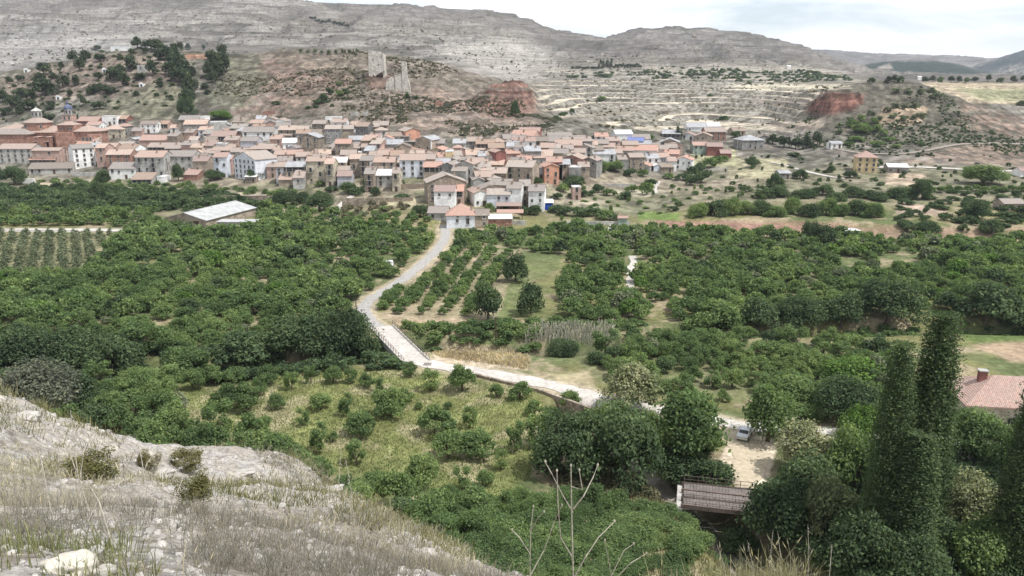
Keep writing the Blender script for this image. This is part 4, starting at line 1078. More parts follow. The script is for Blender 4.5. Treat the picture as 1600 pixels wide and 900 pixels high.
for cx, by, w, h, m, lab in ((424, 180, 26, 2.2, 'R', 'reddish ruined walls below the red slope, left end of the top row'), (452, 183, 20, 2.0, 'S', 'pale ruined wall stub behind the stone barn'), (685, 166, 10, 4.0, 'R', 'square red ruin alone on the slope right of the castle'),
                            (748, 196, 34, 3.4, 'S', 'stone retaining ruin in the slope above the centre'), (412, 190, 14, 2.6, 'K', 'small roofless pink ruin above the middle row'), (1510-470, 178, 8, 3, 'S', 'little stone hut ruin standing on the straw terraces')):
    X, Y, Z, k = at(cx, by); W = w*k; root = empty('ruin', (X, Y, Z), rnd.uniform(-.1, .1)); root['label'] = lab; root['category'] = 'ruin'
    n = 7; pts = [(-W/2, -2)] + [(-W/2 + i*W/(n-1), h*rnd.uniform(.45, 1.05)) for i in range(n)] + [(W/2, -2)]
    for y0, y1 in ((0, .6), (4, 4.6)):
        b = MB(); q = len(pts); b.v += [(x, y0, z) for x, z in pts] + [(x, y1, z) for x, z in pts]; b.f += [tuple(range(q)), tuple(reversed(range(q, 2*q)))]; b.m += [0, 0]
        for i in range(q): j = (i+1) % q; b.f.append((i, i+q, j+q, j)); b.m.append(0)
        b.build('wall', WM[m], root)
    for s in (-1, 1): MB().box(s*W/2-.3, s*W/2+.3, .61, 3.99, -2, h*.6).build('side_wall', WM[m], root)

# ------------------------------------------------------------------ bridges
def bridge_upper():
    (ax, ay), (bx, by) = G0(598, 513), G0(649, 564); L_ = math.hypot(bx-ax, by-ay); th = math.atan2(by-ay, bx-ax)
    root = empty('road_bridge', (ax, ay, 0), th); root['label'] = 'narrow concrete road bridge with railings between the two stretches of road'; root['category'] = 'bridge'
    w = 4.6
    MB().box(-1, L_+1.2, -w/2, w/2, -.7, .12).build('deck', M_ROAD, root)
    MB().box(-1, L_+1, -w/2-.22, -w/2-.002, -.85, .3).build('kerb', M_CONC, root); MB().box(-1, L_+1, w/2+.002, w/2+.22, -.85, .3).build('kerb', M_CONC, root)
    for x in (1.5, L_ - 1.5): MB().box(x-1.2, x+1.2, -w/2+.1, w/2-.1, -5, -.71).build('pier', M_CONC, root)
    for s in (-1, 1):
        m = MB(); y = s*(w/2+.11)
        for i in range(15): x = -.8 + i*(L_+1.6)/14; m.box(x-.04, x+.04, y-.04, y+.04, .3, 1.25)
        for z in (.75, 1.22): m.box(-.8, L_+.8, y-.03, y+.03, z, z+.05)
        m.build('railing', M_RUST, root)
    o = box_wall('parapet_wall', 668, 573, 12, .6, M_CONC, 'short pale kerb wall where the bridge meets the lower road')
bridge_upper()
def roadwall():
    pts = densify(course([(742, 588), (790, 600), (840, 612), (890, 630), (930, 645)]), 2); V = []; Fc = []
    m = MB(); root = None
    for (x1, y1), (x2, y2) in zip(pts, pts[1:]):
        dx, dy = x2-x1, y2-y1; l = math.hypot(dx, dy); nx, ny = -dy/l*.25, dx/l*.25
        b = len(m.v); m.v += [(x1-nx, y1-ny, -1.5), (x1+nx, y1+ny, -1.5), (x2+nx, y2+ny, -1.5), (x2-nx, y2-ny, -1.5), (x1-nx, y1-ny, .55), (x1+nx, y1+ny, .55), (x2+nx, y2+ny, .55), (x2-nx, y2-ny, .55)]
        m.f += [(b, b+3, b+7, b+4), (b+1, b+5, b+6, b+2), (b+4, b+7, b+6, b+5)]; m.m += [0]*3
    o = m.build('roadside_wall', WM['S']); o['label'] = 'low dark stone wall along the near side of the gravel road'; o['category'] = 'wall'
roadwall()
def bridge_lower():
    X, Y = G0(1068, 775); X2, Y2 = G0(1150, 790); th = math.radians(4)
    root = empty('plank_bridge', (X, Y, .25), math.atan2(Y2-Y+.2, X2-X) + .12); root['label'] = 'rusty steel plank bridge with rails over the dark ravine'; root['category'] = 'bridge'
    L_ = 8.6; M_PL = mat('weathered_planks', mk_wall((.19, .165, .15), .35, 2.5))
    for i, y in enumerate((-1.9, .0, 1.9)):
        m = MB()
        for k in range(22): x = k*L_/22; m.box(x, x+L_/22-.03, y-.78, y+.78, .02 + .01*(k % 3), .12 + .01*(k % 3))
        m.build('deck_panel', M_PL, root)
    for y in (-2.85, -1.0, 1.0, 2.85): MB().box(-.3, L_+.3, y-.09, y+.09, -.35, .2).build('girder', M_RUST, root)
    for y, n in ((2.8, 6), (-1.0, 8), (-2.75, 7)):
        m = MB(); hh_ = 1.1 if y > 0 else .55
        for i in range(n): x = i*L_/(n-1); m.box(x-.035, x+.035, y-.035, y+.035, .1, hh_)
        m.box(-.1, L_+.1, y-.03, y+.03, hh_, hh_+.05); m.box(-.1, L_+.1, y-.025, y+.025, hh_*.55, hh_*.55+.04)
        m.build('railing', M_RUST, root)
    for x in (-.8, L_+.1): MB().box(x, x+.7, -3, 3, -4.5, -.36).build('abutment', M_CONC, root)
bridge_lower()
# poles
def pole(cx, by, hpx, label, arms=True, m=None):
    X, Y, Z, k = at2(cx, by); H = hpx*k; r = empty('utility_pole', (X, Y, Z)); r['label'] = label; r['category'] = 'pole'; r['group'] = 'utility poles'
    MB().tube([(0, 0, -.5), (0, 0, H)], [.14, .09], 6).build('post', m or M_WOODD, r)
    MB().box(-.6, .6, -.05, .05, H-.5, H-.4).build('crossarm', M_IRON, r)
def at2(cx, by): X, Y, Z = gpt(cx, by, 60); return X, Y, Z, (Y * cp - (Z - CAMZ) * sp) / F
pole(557, 490, 26, 'short dark utility pole beside the road bend left of the bridge'); pole(775, 540, 44, 'thin utility pole in the hedge below the striped orchard')
pole(1151, 246, 34, 'pale utility pole on the slope right of the pale green house', m=M_CONC); pole(1303, 254, 26, 'thin pole left of the yellow villa', m=M_CONC); pole(953, 222, 20, 'thin pole between the top roofs of the right side', m=M_CONC)
# cars
M_CARW = mat('white_car_paint', lambda nt: princ(nt, (.72, .73, .75), .3, .5)); M_TYRE = mat('black_tyre', lambda nt: princ(nt, (.03, .03, .03), .8, .2)); M_LAMP = mat('headlamp_glass', lambda nt: princ(nt, (.5, .5, .5), .1, .5))
def car(cx, by, yaw, label, van=False):
    X, Y, Z, k = at2(cx, by); r = empty('parked_car', (X, Y, Z + .1), yaw); r['label'] = label; r['category'] = 'car'; r['group'] = 'parked white vehicles'
    prof = [(-2.1, .35), (-2.12, .85), (-1.9, 1.0), (-1.2, 1.08), (-.55, 1.45), (.9, 1.5), (1.6, 1.12), (2.05, 1.0), (2.1, .35)]
    if van: prof = [(-2.2, .35), (-2.22, .95), (-1.5, 1.15), (-.9, 1.85), (2.0, 1.9), (2.15, .9), (2.15, .35)]
    b = MB(); n = len(prof)
    ins = [1 if z < 1.1 else .86 for _, z in prof]
    b.v += [(x, -.88*i, z) for (x, z), i in zip(prof, ins)] + [(x, .88*i, z) for (x, z), i in zip(prof, ins)]
    b.f += [tuple(range(n)), tuple(reversed(range(n, 2*n)))]; b.m += [0, 0]
    for i in range(n): j = (i+1) % n; b.f.append((i, i+n, j+n, j)); b.m.append(0)
    b.build('body', M_CARW, r)
    zt = 1.8 if van else 1.42
    g = MB(); g.poly([(-1.16, -.72, 1.12), (-.6, -.66, zt), (-.6, .66, zt), (-1.16, .72, 1.12)]); g.v = [(v[0]-.04, v[1], v[2]+.03) for v in g.v]; g.build('windscreen', M_GLASS_SHADE, r)
    g = MB().box(-.5, 1.2, -.86, -.84, 1.1, zt-.1).box(-.5, 1.2, .84, .86, 1.1, zt-.1); 
    for s in (-1, 1): MB().box(-.5, 1.2, min(s*.84, s*.885), max(s*.84, s*.885), 1.1, zt-.1).build('side_window', M_GLASS_SHADE, r)
    for x in (-1.35, 1.35):
        for s in (-1, 1):
            w = MB(); w.lathe([(.32, -.1), (.32, .1)], 14); w.v = [(v[0], v[2], v[1]) for v in w.v]; w.build('wheel', M_TYRE, r, (x, s*.82, .32), smooth=False)
    r.scale = (.88, .88, .88)
    for s in (-1, 1): MB().box(-2.16, -2.08, s*.62-.16, s*.62+.16, .68, .84).build('headlight', M_LAMP, r)
car(1163, 684, math.radians(62), 'white hatchback parked in the shade at the gravel yard')
car(604, 418, math.radians(15), 'white van parked among the fruit trees left of the road', True)

# ------------------------------------------------------------------ vegetation
def mk_leaf(c1, c2, c3, tr=.28):
    def f(nt):
        p = wpos(nt); a = noise(nt, p, .11, 4, .6); b = N(nt, 'ShaderNodeNewGeometry').outputs['Random Per Island']
        k = ramp(nt, a, [(.36, c1), (.5, c2), (.66, c3)])
        k = mixc(nt, 1.0, k, ramp(nt, b, [(0, (.68, .70, .74)), (.7, (1.08, 1.08, 1.02)), (1, (1.7, 1.6, 1.4))]), 'MULTIPLY')
        d = N(nt, 'ShaderNodeBsdfDiffuse', {0: k}).outputs[0]; t = N(nt, 'ShaderNodeBsdfTranslucent', {0: mixc(nt, 1.0, k, (1.15, 1.2, .6), 'MULTIPLY')}).outputs[0]
        return N(nt, 'ShaderNodeMixShader', {0: tr, 1: d, 2: t}).outputs[0]
    return f
LM = {'fruit': mat('leaves_fruit_tree', mk_leaf((.100, .150, .070), (.142, .205, .090), (.215, .28, .118), .45)),
      'dark': mat('leaves_dark_broadleaf', mk_leaf((.060, .090, .050), (.084, .122, .064), (.116, .162, .082), .36)),
      'olive': mat('leaves_grey_green', mk_leaf((.12, .145, .09), (.15, .175, .11), (.19, .215, .135))),
      'pine': mat('leaves_pine', mk_leaf((.045, .062, .038), (.058, .078, .044), (.075, .098, .052), .15)),
      'poplar': mat('leaves_poplar', mk_leaf((.062, .092, .050), (.086, .122, .062), (.12, .162, .082), .36)),
      'bright': mat('leaves_bright_green', mk_leaf((.095, .165, .045), (.115, .19, .055), (.15, .225, .075), .35)),
      'flower': mat('leaves_pale_flowering', mk_leaf((.13, .16, .085), (.20, .22, .12), (.34, .34, .22), .25)),
      'dry': mat('leaves_dry_scrub', mk_leaf((.10, .10, .062), (.14, .135, .085), (.19, .17, .115), .2)),
      'grey': mat('leaves_grey_scrub', mk_leaf((.10, .115, .085), (.135, .145, .11), (.18, .185, .15), .25))}
M_BARK = mat('bark', mk_wall((.13, .105, .08), .3, 3))
def rot_quads(P_, Nn, size, r, asp=.62):
    n = len(P_); t = r.normal(size=(n, 3)); t -= Nn * (t * Nn).sum(1)[:, None]; t /= np.linalg.norm(t, axis=1)[:, None] + 1e-9
    b = np.cross(Nn, t); s = size[:, None]
    V = np.stack([P_ - t*s, P_ + b*s*asp - Nn*s*.15, P_ + t*s, P_ - b*s*asp - Nn*s*.15], 1).reshape(-1, 3)
    return V, np.arange(4 * n).reshape(n, 4)
def crown_np(seed, n, leaf, nb=14, kind='round', br=(.30, .5), zb=.28, zk=.85):
    """crown of leaf clumps, horizontal radius 1, z from 0 to 2"""
    r = np.random.default_rng(seed)
    if kind == 'poplar':
        z = r.uniform(.02, .95, nb) ** .9; prof = np.interp(z, [0, .08, .35, .6, .85, 1], [.55, .85, .92, .78, .52, .08]); an = r.uniform(0, 6.28, nb)
        c = np.stack([np.cos(an) * prof * .5, np.sin(an) * prof * .5, z * 2], 1); R = prof * r.uniform(.24, .58, nb) + .04; zs = 1.5
    else:
        d = r.normal(size=(nb, 3)); d /= np.linalg.norm(d, axis=1)[:, None]; d[:, 2] = np.abs(d[:, 2]) * 1.45 - .62
        q = r.uniform(.42, .78, nb)[:, None]; c = d * q; c[:, 2] = c[:, 2] * .95 + .95; R = r.uniform(*br, nb); zs = 1.0
        if kind == 'pine': c[:, 2] = c[:, 2] * .7 + .5; zs = .6
        if kind == 'cone': c[:, 2] = r.uniform(.2, 1.7, nb); k = (1.95 - c[:, 2]) * .42; an = r.uniform(0, 6.28, nb); c[:, 0] = np.cos(an) * k; c[:, 1] = np.sin(an) * k; R = .12 + k * .6
        if kind == 'vase': c[:, 2] = r.uniform(.5, 1.8, nb); k = .25 + .38 * np.sin(c[:, 2] * 1.3); an = r.uniform(0, 6.28, nb); c[:, 0] = np.cos(an) * k; c[:, 1] = np.sin(an) * k; R = r.uniform(.18, .36, nb)
    w = R ** 2; i = r.choice(nb, n, p=w / w.sum()); u = r.normal(size=(n, 3)); u /= np.linalg.norm(u, axis=1)[:, None]
    rad = R[i] * (.5 + .62 * r.random(n) ** .6) * np.where(r.random(n) < (.14 if kind != 'poplar' else .10), 1.4, 1); Pp = c[i] + u * rad[:, None] * np.array([1, 1, zs * (.85 if kind != 'poplar' else 1)])
    Nn = u * .6 + r.normal(size=(n, 3)) * .55 + np.array([0, 0, .6 if kind != 'poplar' else .1]); Nn /= np.linalg.norm(Nn, axis=1)[:, None]
    Pp[:, 2] = np.clip(Pp[:, 2], .02, 2.0 if kind == 'poplar' else 9) * zk
    V, Fq = rot_quads(Pp, Nn, leaf * r.uniform(.55, 1.35, n), r); V[:, 2] /= zk; return V, Fq
def squash(V, sx, sz):   # keep leaf shape roughly when the object is scaled: pre-compensation is not needed at these sizes
    return V
def trunk_np(seed, n=4, top=1.1, r0=.075, kind='round'):
    r = random.Random(seed); m = MB()
    m.tube([(0, 0, -.25), (.02, .01, .25), (.0, .03, .6 if kind != 'poplar' else 1.7)], [r0 * 1.3, r0, r0 * .7 if kind != 'poplar' else .02], 6)
    for k in range(n):
        a = 6.28 * k / n + r.random(); l = r.uniform(.45, .75); z = r.uniform(.3, .6)
        if kind == 'poplar': l *= .4; z = r.uniform(.15, 1.2)
        m.tube([(0, .02, z), (math.cos(a) * l * .5, math.sin(a) * l * .5, z + .35), (math.cos(a) * l, math.sin(a) * l, z + .8)], [r0 * .6, r0 * .4, r0 * .12], 5)
    return m
TPL = {}
def template(key, n, leaf, nb, kind, lm, nv=3, trunk=True, **k):
    TPL[key] = []
    for v in range(nv):
        V, Fq = crown_np(hash_(key) + v, n, leaf, nb, kind, **k)
        cm = mesh_np('crown', V, Fq, LM[lm]); tm = trunk_np(v + 5, 5, kind=kind).mesh('trunk', M_BARK) if trunk else None
        one = None
        if trunk:   # single-mesh version for trees too small to show parts
            t = trunk_np(v + 5, 3, kind=kind); tv = np.array(t.v); tf = np.array([f if len(f) == 4 else (f[0], f[1], f[2], f[3]) for f in t.f if len(f) >= 4])
            one = mesh_np('tree', np.vstack([V, tv]), np.vstack([Fq, tf + len(V)]), [LM[lm], M_BARK], mi=[0] * len(Fq) + [1] * len(tf))
        TPL[key].append((cm, tm, one or cm, V, Fq))
def hash_(s): return sum(ord(c) * (i + 7) for i, c in enumerate(s)) % 9973
template('fruit', 1500, .088, 26, 'round', 'fruit', 6, zk=.75, br=(.14, .36))
template('fruito', 1500, .088, 26, 'round', 'olive', 2, zk=.75, br=(.14, .36))
template('fruitd', 1500, .088, 22, 'round', 'dark', 2, zk=.85, br=(.16, .40))
template('fruitnear', 3800, .055, 30, 'round', 'fruit', 5, zk=.75, br=(.13, .34))
template('fruitlow', 520, .14, 18, 'round', 'fruit', 5, zk=.75, br=(.16, .38))
template('vase', 2200, .075, 16, 'vase', 'fruit', 3, zk=1.3)
template('young', 240, .20, 8, 'cone', 'olive', 3, zk=1.5)
template('big', 9000, .042, 34, 'round', 'dark', 3, br=(.2, .4))
template('bigmid', 3600, .066, 24, 'round', 'dark', 3, br=(.2, .42))
template('brightbig', 6000, .05, 28, 'round', 'bright', 2, br=(.2, .4))
template('fruitbig', 8000, .044, 34, 'round', 'fruit', 3, br=(.18, .4))
template('flowerbig', 6500, .042, 34, 'round', 'flower', 2, br=(.14, .32))
template('poplar', 46000, .050, 130, 'poplar', 'poplar', 4, zk=5.2)
template('pine', 800, .13, 13, 'round', 'pine', 4, zk=1.0)
template('cypress', 700, .13, 10, 'cone', 'pine', 2, zk=1.6)
template('bush', 700, .125, 11, 'round', 'dark', 4, trunk=False, zk=.6, br=(.25, .5))
template('bushg', 700, .125, 11, 'round', 'fruit', 4, trunk=False, zk=.6, br=(.25, .5))
template('bushn', 2400, .07, 16, 'round', 'fruit', 3, trunk=False, zk=.7)
template('willow', 12000, .032, 40, 'round', 'grey', 1, trunk=False, br=(.18, .36))
template('almond', 220, .26, 9, 'round', 'olive', 3)
def plant(key, X, Y, Z, r, h, name, label, cat, group=None, parts=False, v=None, rz=None):
    t = rnd.choice(TPL[key]) if v is None else TPL[key][v % len(TPL[key])]; rz = rnd.uniform(0, 6.28) if rz is None else rz
    if parts and t[1] is not None:
        o = empty(name, (X, Y, Z), rz); o.scale = (r, r, h / 2)
        add('crown', t[0], o); add('trunk', t[1], o)
    else:
        o = add(name, t[2], None, (X, Y, Z), rz); o.scale = (r, r, h / 2)
    o['label'] = label; o['category'] = cat
    if group: o['group'] = group
    return o
def ptree(key, cx, by, wpx, hpx, name, label, cat='tree', group=None, parts=False, sink=.0, v=None):
    X, Y, Z = gpt(cx, by, 45); d = Y * cp - (Z - CAMZ) * sp
    ztop = P(cx, by - hpx, Y)[2]; h = max(1.0, ztop - Z); r = wpx * d / F / 2
    if hpx > 24: X = P(cx, by - hpx * .55, Y)[0]; Z = min(Z, float(hgt(X, Y)))
    return plant(key, X, Y, Z - sink, r / .98, h / .98, name, label, cat, group, parts, v)
# individually placed large trees: key, centre x, foot y, width, height (photo pixels), label
BIG = [
 ('big', 468, 568, 110, 100, 'big dark round tree left of the road bridge'), ('big', 540, 562, 90, 95, 'dark tree whose crown almost touches the bridge railing'),
 ('bigmid', 378, 572, 95, 62, 'wide dark bush tree second left of the bridge'), ('fruitbig', 292, 590, 80, 58, 'round mid green tree at the left end of the river belt near the dirt patch'),
 ('big', 178, 592, 100, 84, 'dark purplish river tree above the left thicket'), ('big', 110, 580, 100, 80, 'dark river tree second from the left edge'),
 ('fruitbig', 215, 612, 62, 48, 'low bright bush in front of the dark river trees'), ('big', 30, 575, 110, 84, 'dark grey green tree at the left edge of the river belt'),
 ('willow', 55, 655, 150, 112, 'large grey green willow thicket at the left edge above the rocky slope'), ('bigmid', 130, 640, 60, 60, 'shadowy small tree right of the grey willow'),
 ('fruitbig', 1112, 520, 96, 66, 'round green tree leftmost of the far river belt'), ('bigmid', 1184, 515, 66, 56, 'small dark tree second in the far river belt'),
 ('big', 1252, 516, 76, 62, 'dark tree third in the far river belt'), ('bigmid', 1318, 514, 72, 66, 'dark tree fourth in the far river belt, left of the tallest'),
 ('big', 1392, 512, 104, 96, 'tallest darkest tree of the far river belt'), ('bigmid', 1545, 506, 96, 72, 'broad dark tree of the far river belt near the right edge'), ('big', 1604, 512, 70, 60, 'dark river belt tree cut by the right edge'),
 ('big', 900, 745, 130, 120, 'dark broadleaf tree at the left of the clump beside the ravine'), ('big', 972, 752, 130, 145, 'largest dark tree of the clump beside the ravine'), ('fruitbig', 940, 705, 90, 90, 'mid green tree behind the dark clump by the gravel road'),
 ('fruitbig', 1010, 720, 70, 90, 'brighter tree on the right flank of the clump above the path'),
 ('fruitbig', 1082, 712, 135, 130, 'tall spreading tree over the ravine left of the parked car'), ('big', 1075, 750, 110, 70, 'dark shaded tree just behind the plank bridge'), ('bigmid', 1118, 765, 70, 60, 'small dark tree at the right end of the plank bridge rail'),
 ('flowerbig', 985, 640, 105, 88, 'pale flowering tree at the bend of the gravel road'),
 ('big', 1225, 838, 120, 110, 'dark tree right of the plank bridge'), ('fruitbig', 1205, 690, 90, 100, 'mid green tree right of the white parked car'), ('flowerbig', 1262, 745, 120, 100, 'pale blossoming tree between the yard and the poplars'),
 ('flowerbig', 1300, 850, 110, 120, 'pale blossoming tree left of the first poplar foot'), ('big', 1322, 660, 110, 80, 'dark purplish tree behind the flowering trees'), ('brightbig', 1326, 600, 95, 55, 'vivid green tree behind the dark purplish one'),
 ('fruitbig', 1230, 620, 90, 50, 'low spreading green tree above the gravel yard'), ('brightbig', 1350, 690, 70, 70, 'bright green tree left of the twin poplars'),
 ('big', 1270, 800, 110, 110, 'dark tree filling the gap above the stream at lower right'), ('fruitbig', 1340, 780, 100, 130, 'green tree directly left of the twin poplars'), ('big', 1350, 900, 120, 120, 'shaded tree at the bottom edge below the flowering tree'),
 ('fruitbig', 1530, 720, 110, 95, 'leafy tree in front of the farmhouse roof'), ('flowerbig', 1520, 830, 100, 110, 'greyish blossoming tree right of the twin poplars'), ('fruitbig', 1535, 900, 110, 110, 'green tree at the bottom between poplars'),
 ('fruitbig', 1580, 750, 80, 100, 'leafy tree right of the farmhouse front'), ('bigmid', 1155, 860, 70, 40, 'low dark bush by the stream under the plank bridge'), ('fruitbig', 1590, 880, 90, 60, 'green bush at the bottom right corner'),
 ('big', 1430, 940, 120, 120, 'dark undergrowth tree at the poplar feet'),
 ('bigmid', 830, 492, 46, 60, 'dark upright tree alone in the grass right of the striped orchard'), ('bigmid', 762, 500, 54, 70, 'tall loose tree at the right corner of the striped orchard'), ('bigmid', 806, 440, 44, 50, 'dark tree at the upper right of the striped orchard'),
 ('big', 882, 558, 54, 36, 'round tree with a dark trunk below the reeds'), ('bigmid', 932, 568, 40, 24, 'low bush on dry grass right of the round reed tree'),
 ('fruitbig', 1345, 210, 34, 20, 'light green grove tree on the right mound'), ('big', 1268, 380, 34, 44, 'tall green tree at the bank above the right orchard'), ('bigmid', 1295, 385, 40, 40, 'second green tree at the bank above the right orchard'),
 ('big', 20, 288, 42, 34, 'big dark tree at the left edge below the convent'), ('big', -8, 290, 30, 40, 'dark tree cut by the left edge below the convent'), ('bigmid', 160, 290, 26, 30, 'dark tree in front of the low white house left end'), ('bigmid', 153, 316, 22, 42, 'bare brownish tree in the field below the white block'),
 ('big', 277, 284, 18, 34, 'dark cypress like tree in front of the tan houses'), ('bigmid', 335, 282, 34, 20, 'dark fig tree left of the white gable house'), ('bigmid', 398, 282, 30, 22, 'dark fig tree right of the white gable house'), ('big', 585, 236, 20, 24, 'round dark tree below the grey hill houses'),
 ('big', 586, 306, 18, 18, 'clipped round tree in the small plaza'), ('big', 656, 340, 26, 26, 'dark conifer left of the shed at the road end'), ('bigmid', 544, 302, 34, 22, 'dark shrub tree below the lilac shed house'), ('big', 444, 322, 46, 30, 'dark round tree left of the village path'), ('big', 498, 330, 50, 36, 'large round tree just left of the village path'), ('bigmid', 470, 318, 34, 22, 'dark tree between two rounder ones left of the village path'),
 ('bigmid', 835, 336, 26, 20, 'shrub in front of the blue shed'), ('bigmid', 835, 290, 30, 18, 'dark shrub below the dark sided house'), ('bigmid', 898, 292, 40, 22, 'dark shrub right of the orange block'), ('fruitbig', 960, 268, 34, 20, 'green tree in front of the grey roofed house'), ('fruitbig', 940, 268, 26, 20, 'second green tree before the grey roofed house'),
 ('fruitbig', 1538, 288, 76, 36, 'large spreading green tree on the right slope above the hedge'), ('big', 1443, 312, 30, 40, 'tall dark tree right of the grey shed house'), ('big', 1526, 342, 44, 36, 'dark round tree above the right terraces'), ('bigmid', 1450, 364, 44, 22, 'grey green bush on the bank, left of a matching one'), ('bigmid', 1550, 366, 38, 28, 'dark bush on the bank at the right'),
 ('big', 1328, 278, 22, 14, 'round dark shrub at the corner of the yellow villa'), ('bigmid', 1298, 270, 14, 14, 'small round shrub left of the yellow villa'), ('bigmid', 1250, 280, 24, 20, 'dark shrub above the walnut row'), ('bigmid', 1212, 296, 24, 32, 'dark tree at the slope foot left of the walnut row'), ('bigmid', 1175, 262, 20, 22, 'small dark tree on the slope right of the end gable house'),
 ('big', 290, 186, 30, 44, 'tall dark pine on the slope above the village'), ('brightbig', 345, 188, 36, 20, 'bright green trees hollow behind the village'), ('cypress', 1061, 218, 12, 30, 'dark conifer between the right side roofs'), ('brightbig', 1017, 218, 12, 10, 'bright small tree between the right side roofs'),
 ('bigmid', 805, 182, 16, 28, 'dark tree in front of the red bluff'), ('bigmid', 1598, 165, 18, 10, 'dark tree at the right edge of the beige field'),
]
for key, cx, by, w, h, lab in BIG:
    nm = 'conifer' if key == 'cypress' else 'flowering_tree' if key == 'flowerbig' else 'bush' if h < 26 else 'broadleaf_tree'
    ptree(key, cx, by, w, h, nm, lab, 'bush' if nm == 'bush' else 'tree', None, parts=h > 26 and w > 26, sink=.3)
# poplars
for v, (cx, by, w, h, lab) in enumerate(((1452, 872, 92, 374, 'tallest poplar, right one of the dark twin columns'), (1393, 880, 72, 336, 'slimmer left one of the dark twin poplars'), (1604, 905, 84, 300, 'dark poplar cut by the right edge of the picture'),
                                        (1428, 895, 90, 215, 'lower poplar stem between the twin columns'))):
    ptree('poplar', cx, by, w, h, 'poplar', lab, 'tree', 'poplars', True, v=v)
# pines of the left hill: x, foot y, width, height
PN = """215 76 16 18;152 79 12 8;115 97 14 18;134 97 16 18;123 112 16 22;157 98 14 16;69 118 20 20;95 108 10 12;33 128 12 12;15 132 10 12;236 76 20 14;247 80 20 18;205 112 20 26;238 117 18 24;178 128 22 28;190 136 18 24;187 120 16 20;154 125 10 14;120 135 12 18;99 137 18 20;84 124 12 10;62 128 18 14;68 150 32 26;78 146 22 20;40 160 24 26;45 172 20 20;20 170 20 24;80 172 14 14;131 165 10 14;155 172 20 14;200 130 8 12;265 95 24 26;270 105 22 26;262 120 22 24;280 115 24 30;278 130 26 30;290 135 20 26;293 150 18 30;292 165 22 30;250 93 16 16;294 78 8 10;318 78 6 8;282 78 10 12;272 82 14 14;328 95 12 18;333 108 24 28;338 120 22 26;349 112 18 32;348 84 14 14;325 120 14 24;333 130 16 18;250 136 12 10;265 155 10 8;220 124 18 10;213 150 10 8;150 146 20 14;165 146 14 14;176 148 16 12;75 188 20 12;115 188 12 14;5 160 16 20;10 180 16 14;30 178 14 12;55 172 12 14;140 150 10 12;110 150 10 10;228 84 10 10;207 86 10 10;188 94 10 10;300 122 14 18;305 140 12 16;320 140 12 10;325 148 10 8;-20 150 20 22;-30 172 22 24"""
for q in PN.split(';'):
    x, y, w, h = map(float, q.split()); nm = 'pine_tree' if h > 9 else 'pine_bush'
    ptree('pine', x, y, w * 1.2, h * 1.12, nm, 'dark pine scattered on the hill above the church' if x < 310 else 'dark pine in the gully right of the church hill', 'tree', 'pines on the church hill')
for x, y, w, h in ((1207, 226, 20, 18), (1225, 231, 22, 24), (1243, 233, 22, 22), (1260, 232, 20, 22), (1277, 227, 20, 24)):
    ptree('pine', x, y, w, h, 'pine_tree', 'pine in the short dark row above the right slope track', 'tree', 'row of pines on the right slope')
for i, x in enumerate((1361, 1388, 1397, 1407, 1445, 1457, 1470, 1486, 1499, 1511, 1523, 1543, 1562, 1583, 1600)):
    ptree('pine' if i % 3 else 'bush', x, 130 - (i % 3), 11, 10 + i % 4, 'field_tree', 'small dark tree in the line behind the beige plateau field', 'tree', 'trees behind the beige field')
for x, y in ((1399, 170), (1413, 171), (1430, 170), (1386, 176), (1395, 186), (1412, 190), (1430, 186), (1441, 186), (1372, 190), (1395, 200), (1327, 192), (1338, 196), (1310, 210), (1312, 200), (1360, 182), (1400, 147), (1420, 147), (1438, 148), (1457, 146), (1460, 155)):
    ptree('almond', x, y, 13, 11, 'almond_tree', 'small almond tree in the grove on the right mound', 'tree', 'almond grove on the right mound')
for x, y, w, h in ((1330, 200, 30, 20), (1350, 205, 28, 22), (1370, 208, 26, 20), (1365, 195, 24, 18), (1345, 190, 22, 16), (1380, 212, 26, 14), (1340, 222, 40, 14), (1370, 228, 36, 12), (1400, 232, 30, 10), (1325, 228, 30, 10), (1390, 222, 24, 12), (1440, 228, 20, 10)):
    ptree('bushg', x, y, w * .62, h * .75, 'bush', 'light green bush in the hollow of the right mound', 'bush', 'bushes of the right mound')
for i, x in enumerate(range(1092, 1392, 25)):
    ptree('fruitbig' if i % 3 != 1 else 'bigmid', x + rnd.uniform(-5, 5), 336 + rnd.uniform(-2, 3), 38, 32 + rnd.uniform(-5, 7), 'walnut_tree', 'rounded tree in the green row above the reddish bank', 'tree', 'tree row above the reddish bank', sink=1.3)
for i, x in enumerate(range(1200, 1440, 22)):
    ptree('bigmid', x + rnd.uniform(-5, 5), 308 + rnd.uniform(-3, 8), 34, 22 + rnd.uniform(-4, 8), 'broadleaf_tree', 'dark tree in the upper belt below the yellow villa', 'tree', 'dark belt below the yellow villa', sink=1.0)
for i, x in enumerate(range(1455, 1620, 14)):
    ptree('fruit', x, 300 + rnd.uniform(-1, 1), 17, 12, 'hedge_tree', 'small tree in the clipped row below the large spreading tree', 'tree', 'clipped row on the right slope')
for x, y in ((1480, 345), (1500, 350), (1590, 345), (1570, 342), (1575, 332), (1412, 355), (1420, 362), (1590, 372), (1600, 335)):
    ptree('bush', x, y, 22, 14, 'bush', 'dark bush scattered on the right terraces', 'bush', 'bushes of the right terraces')
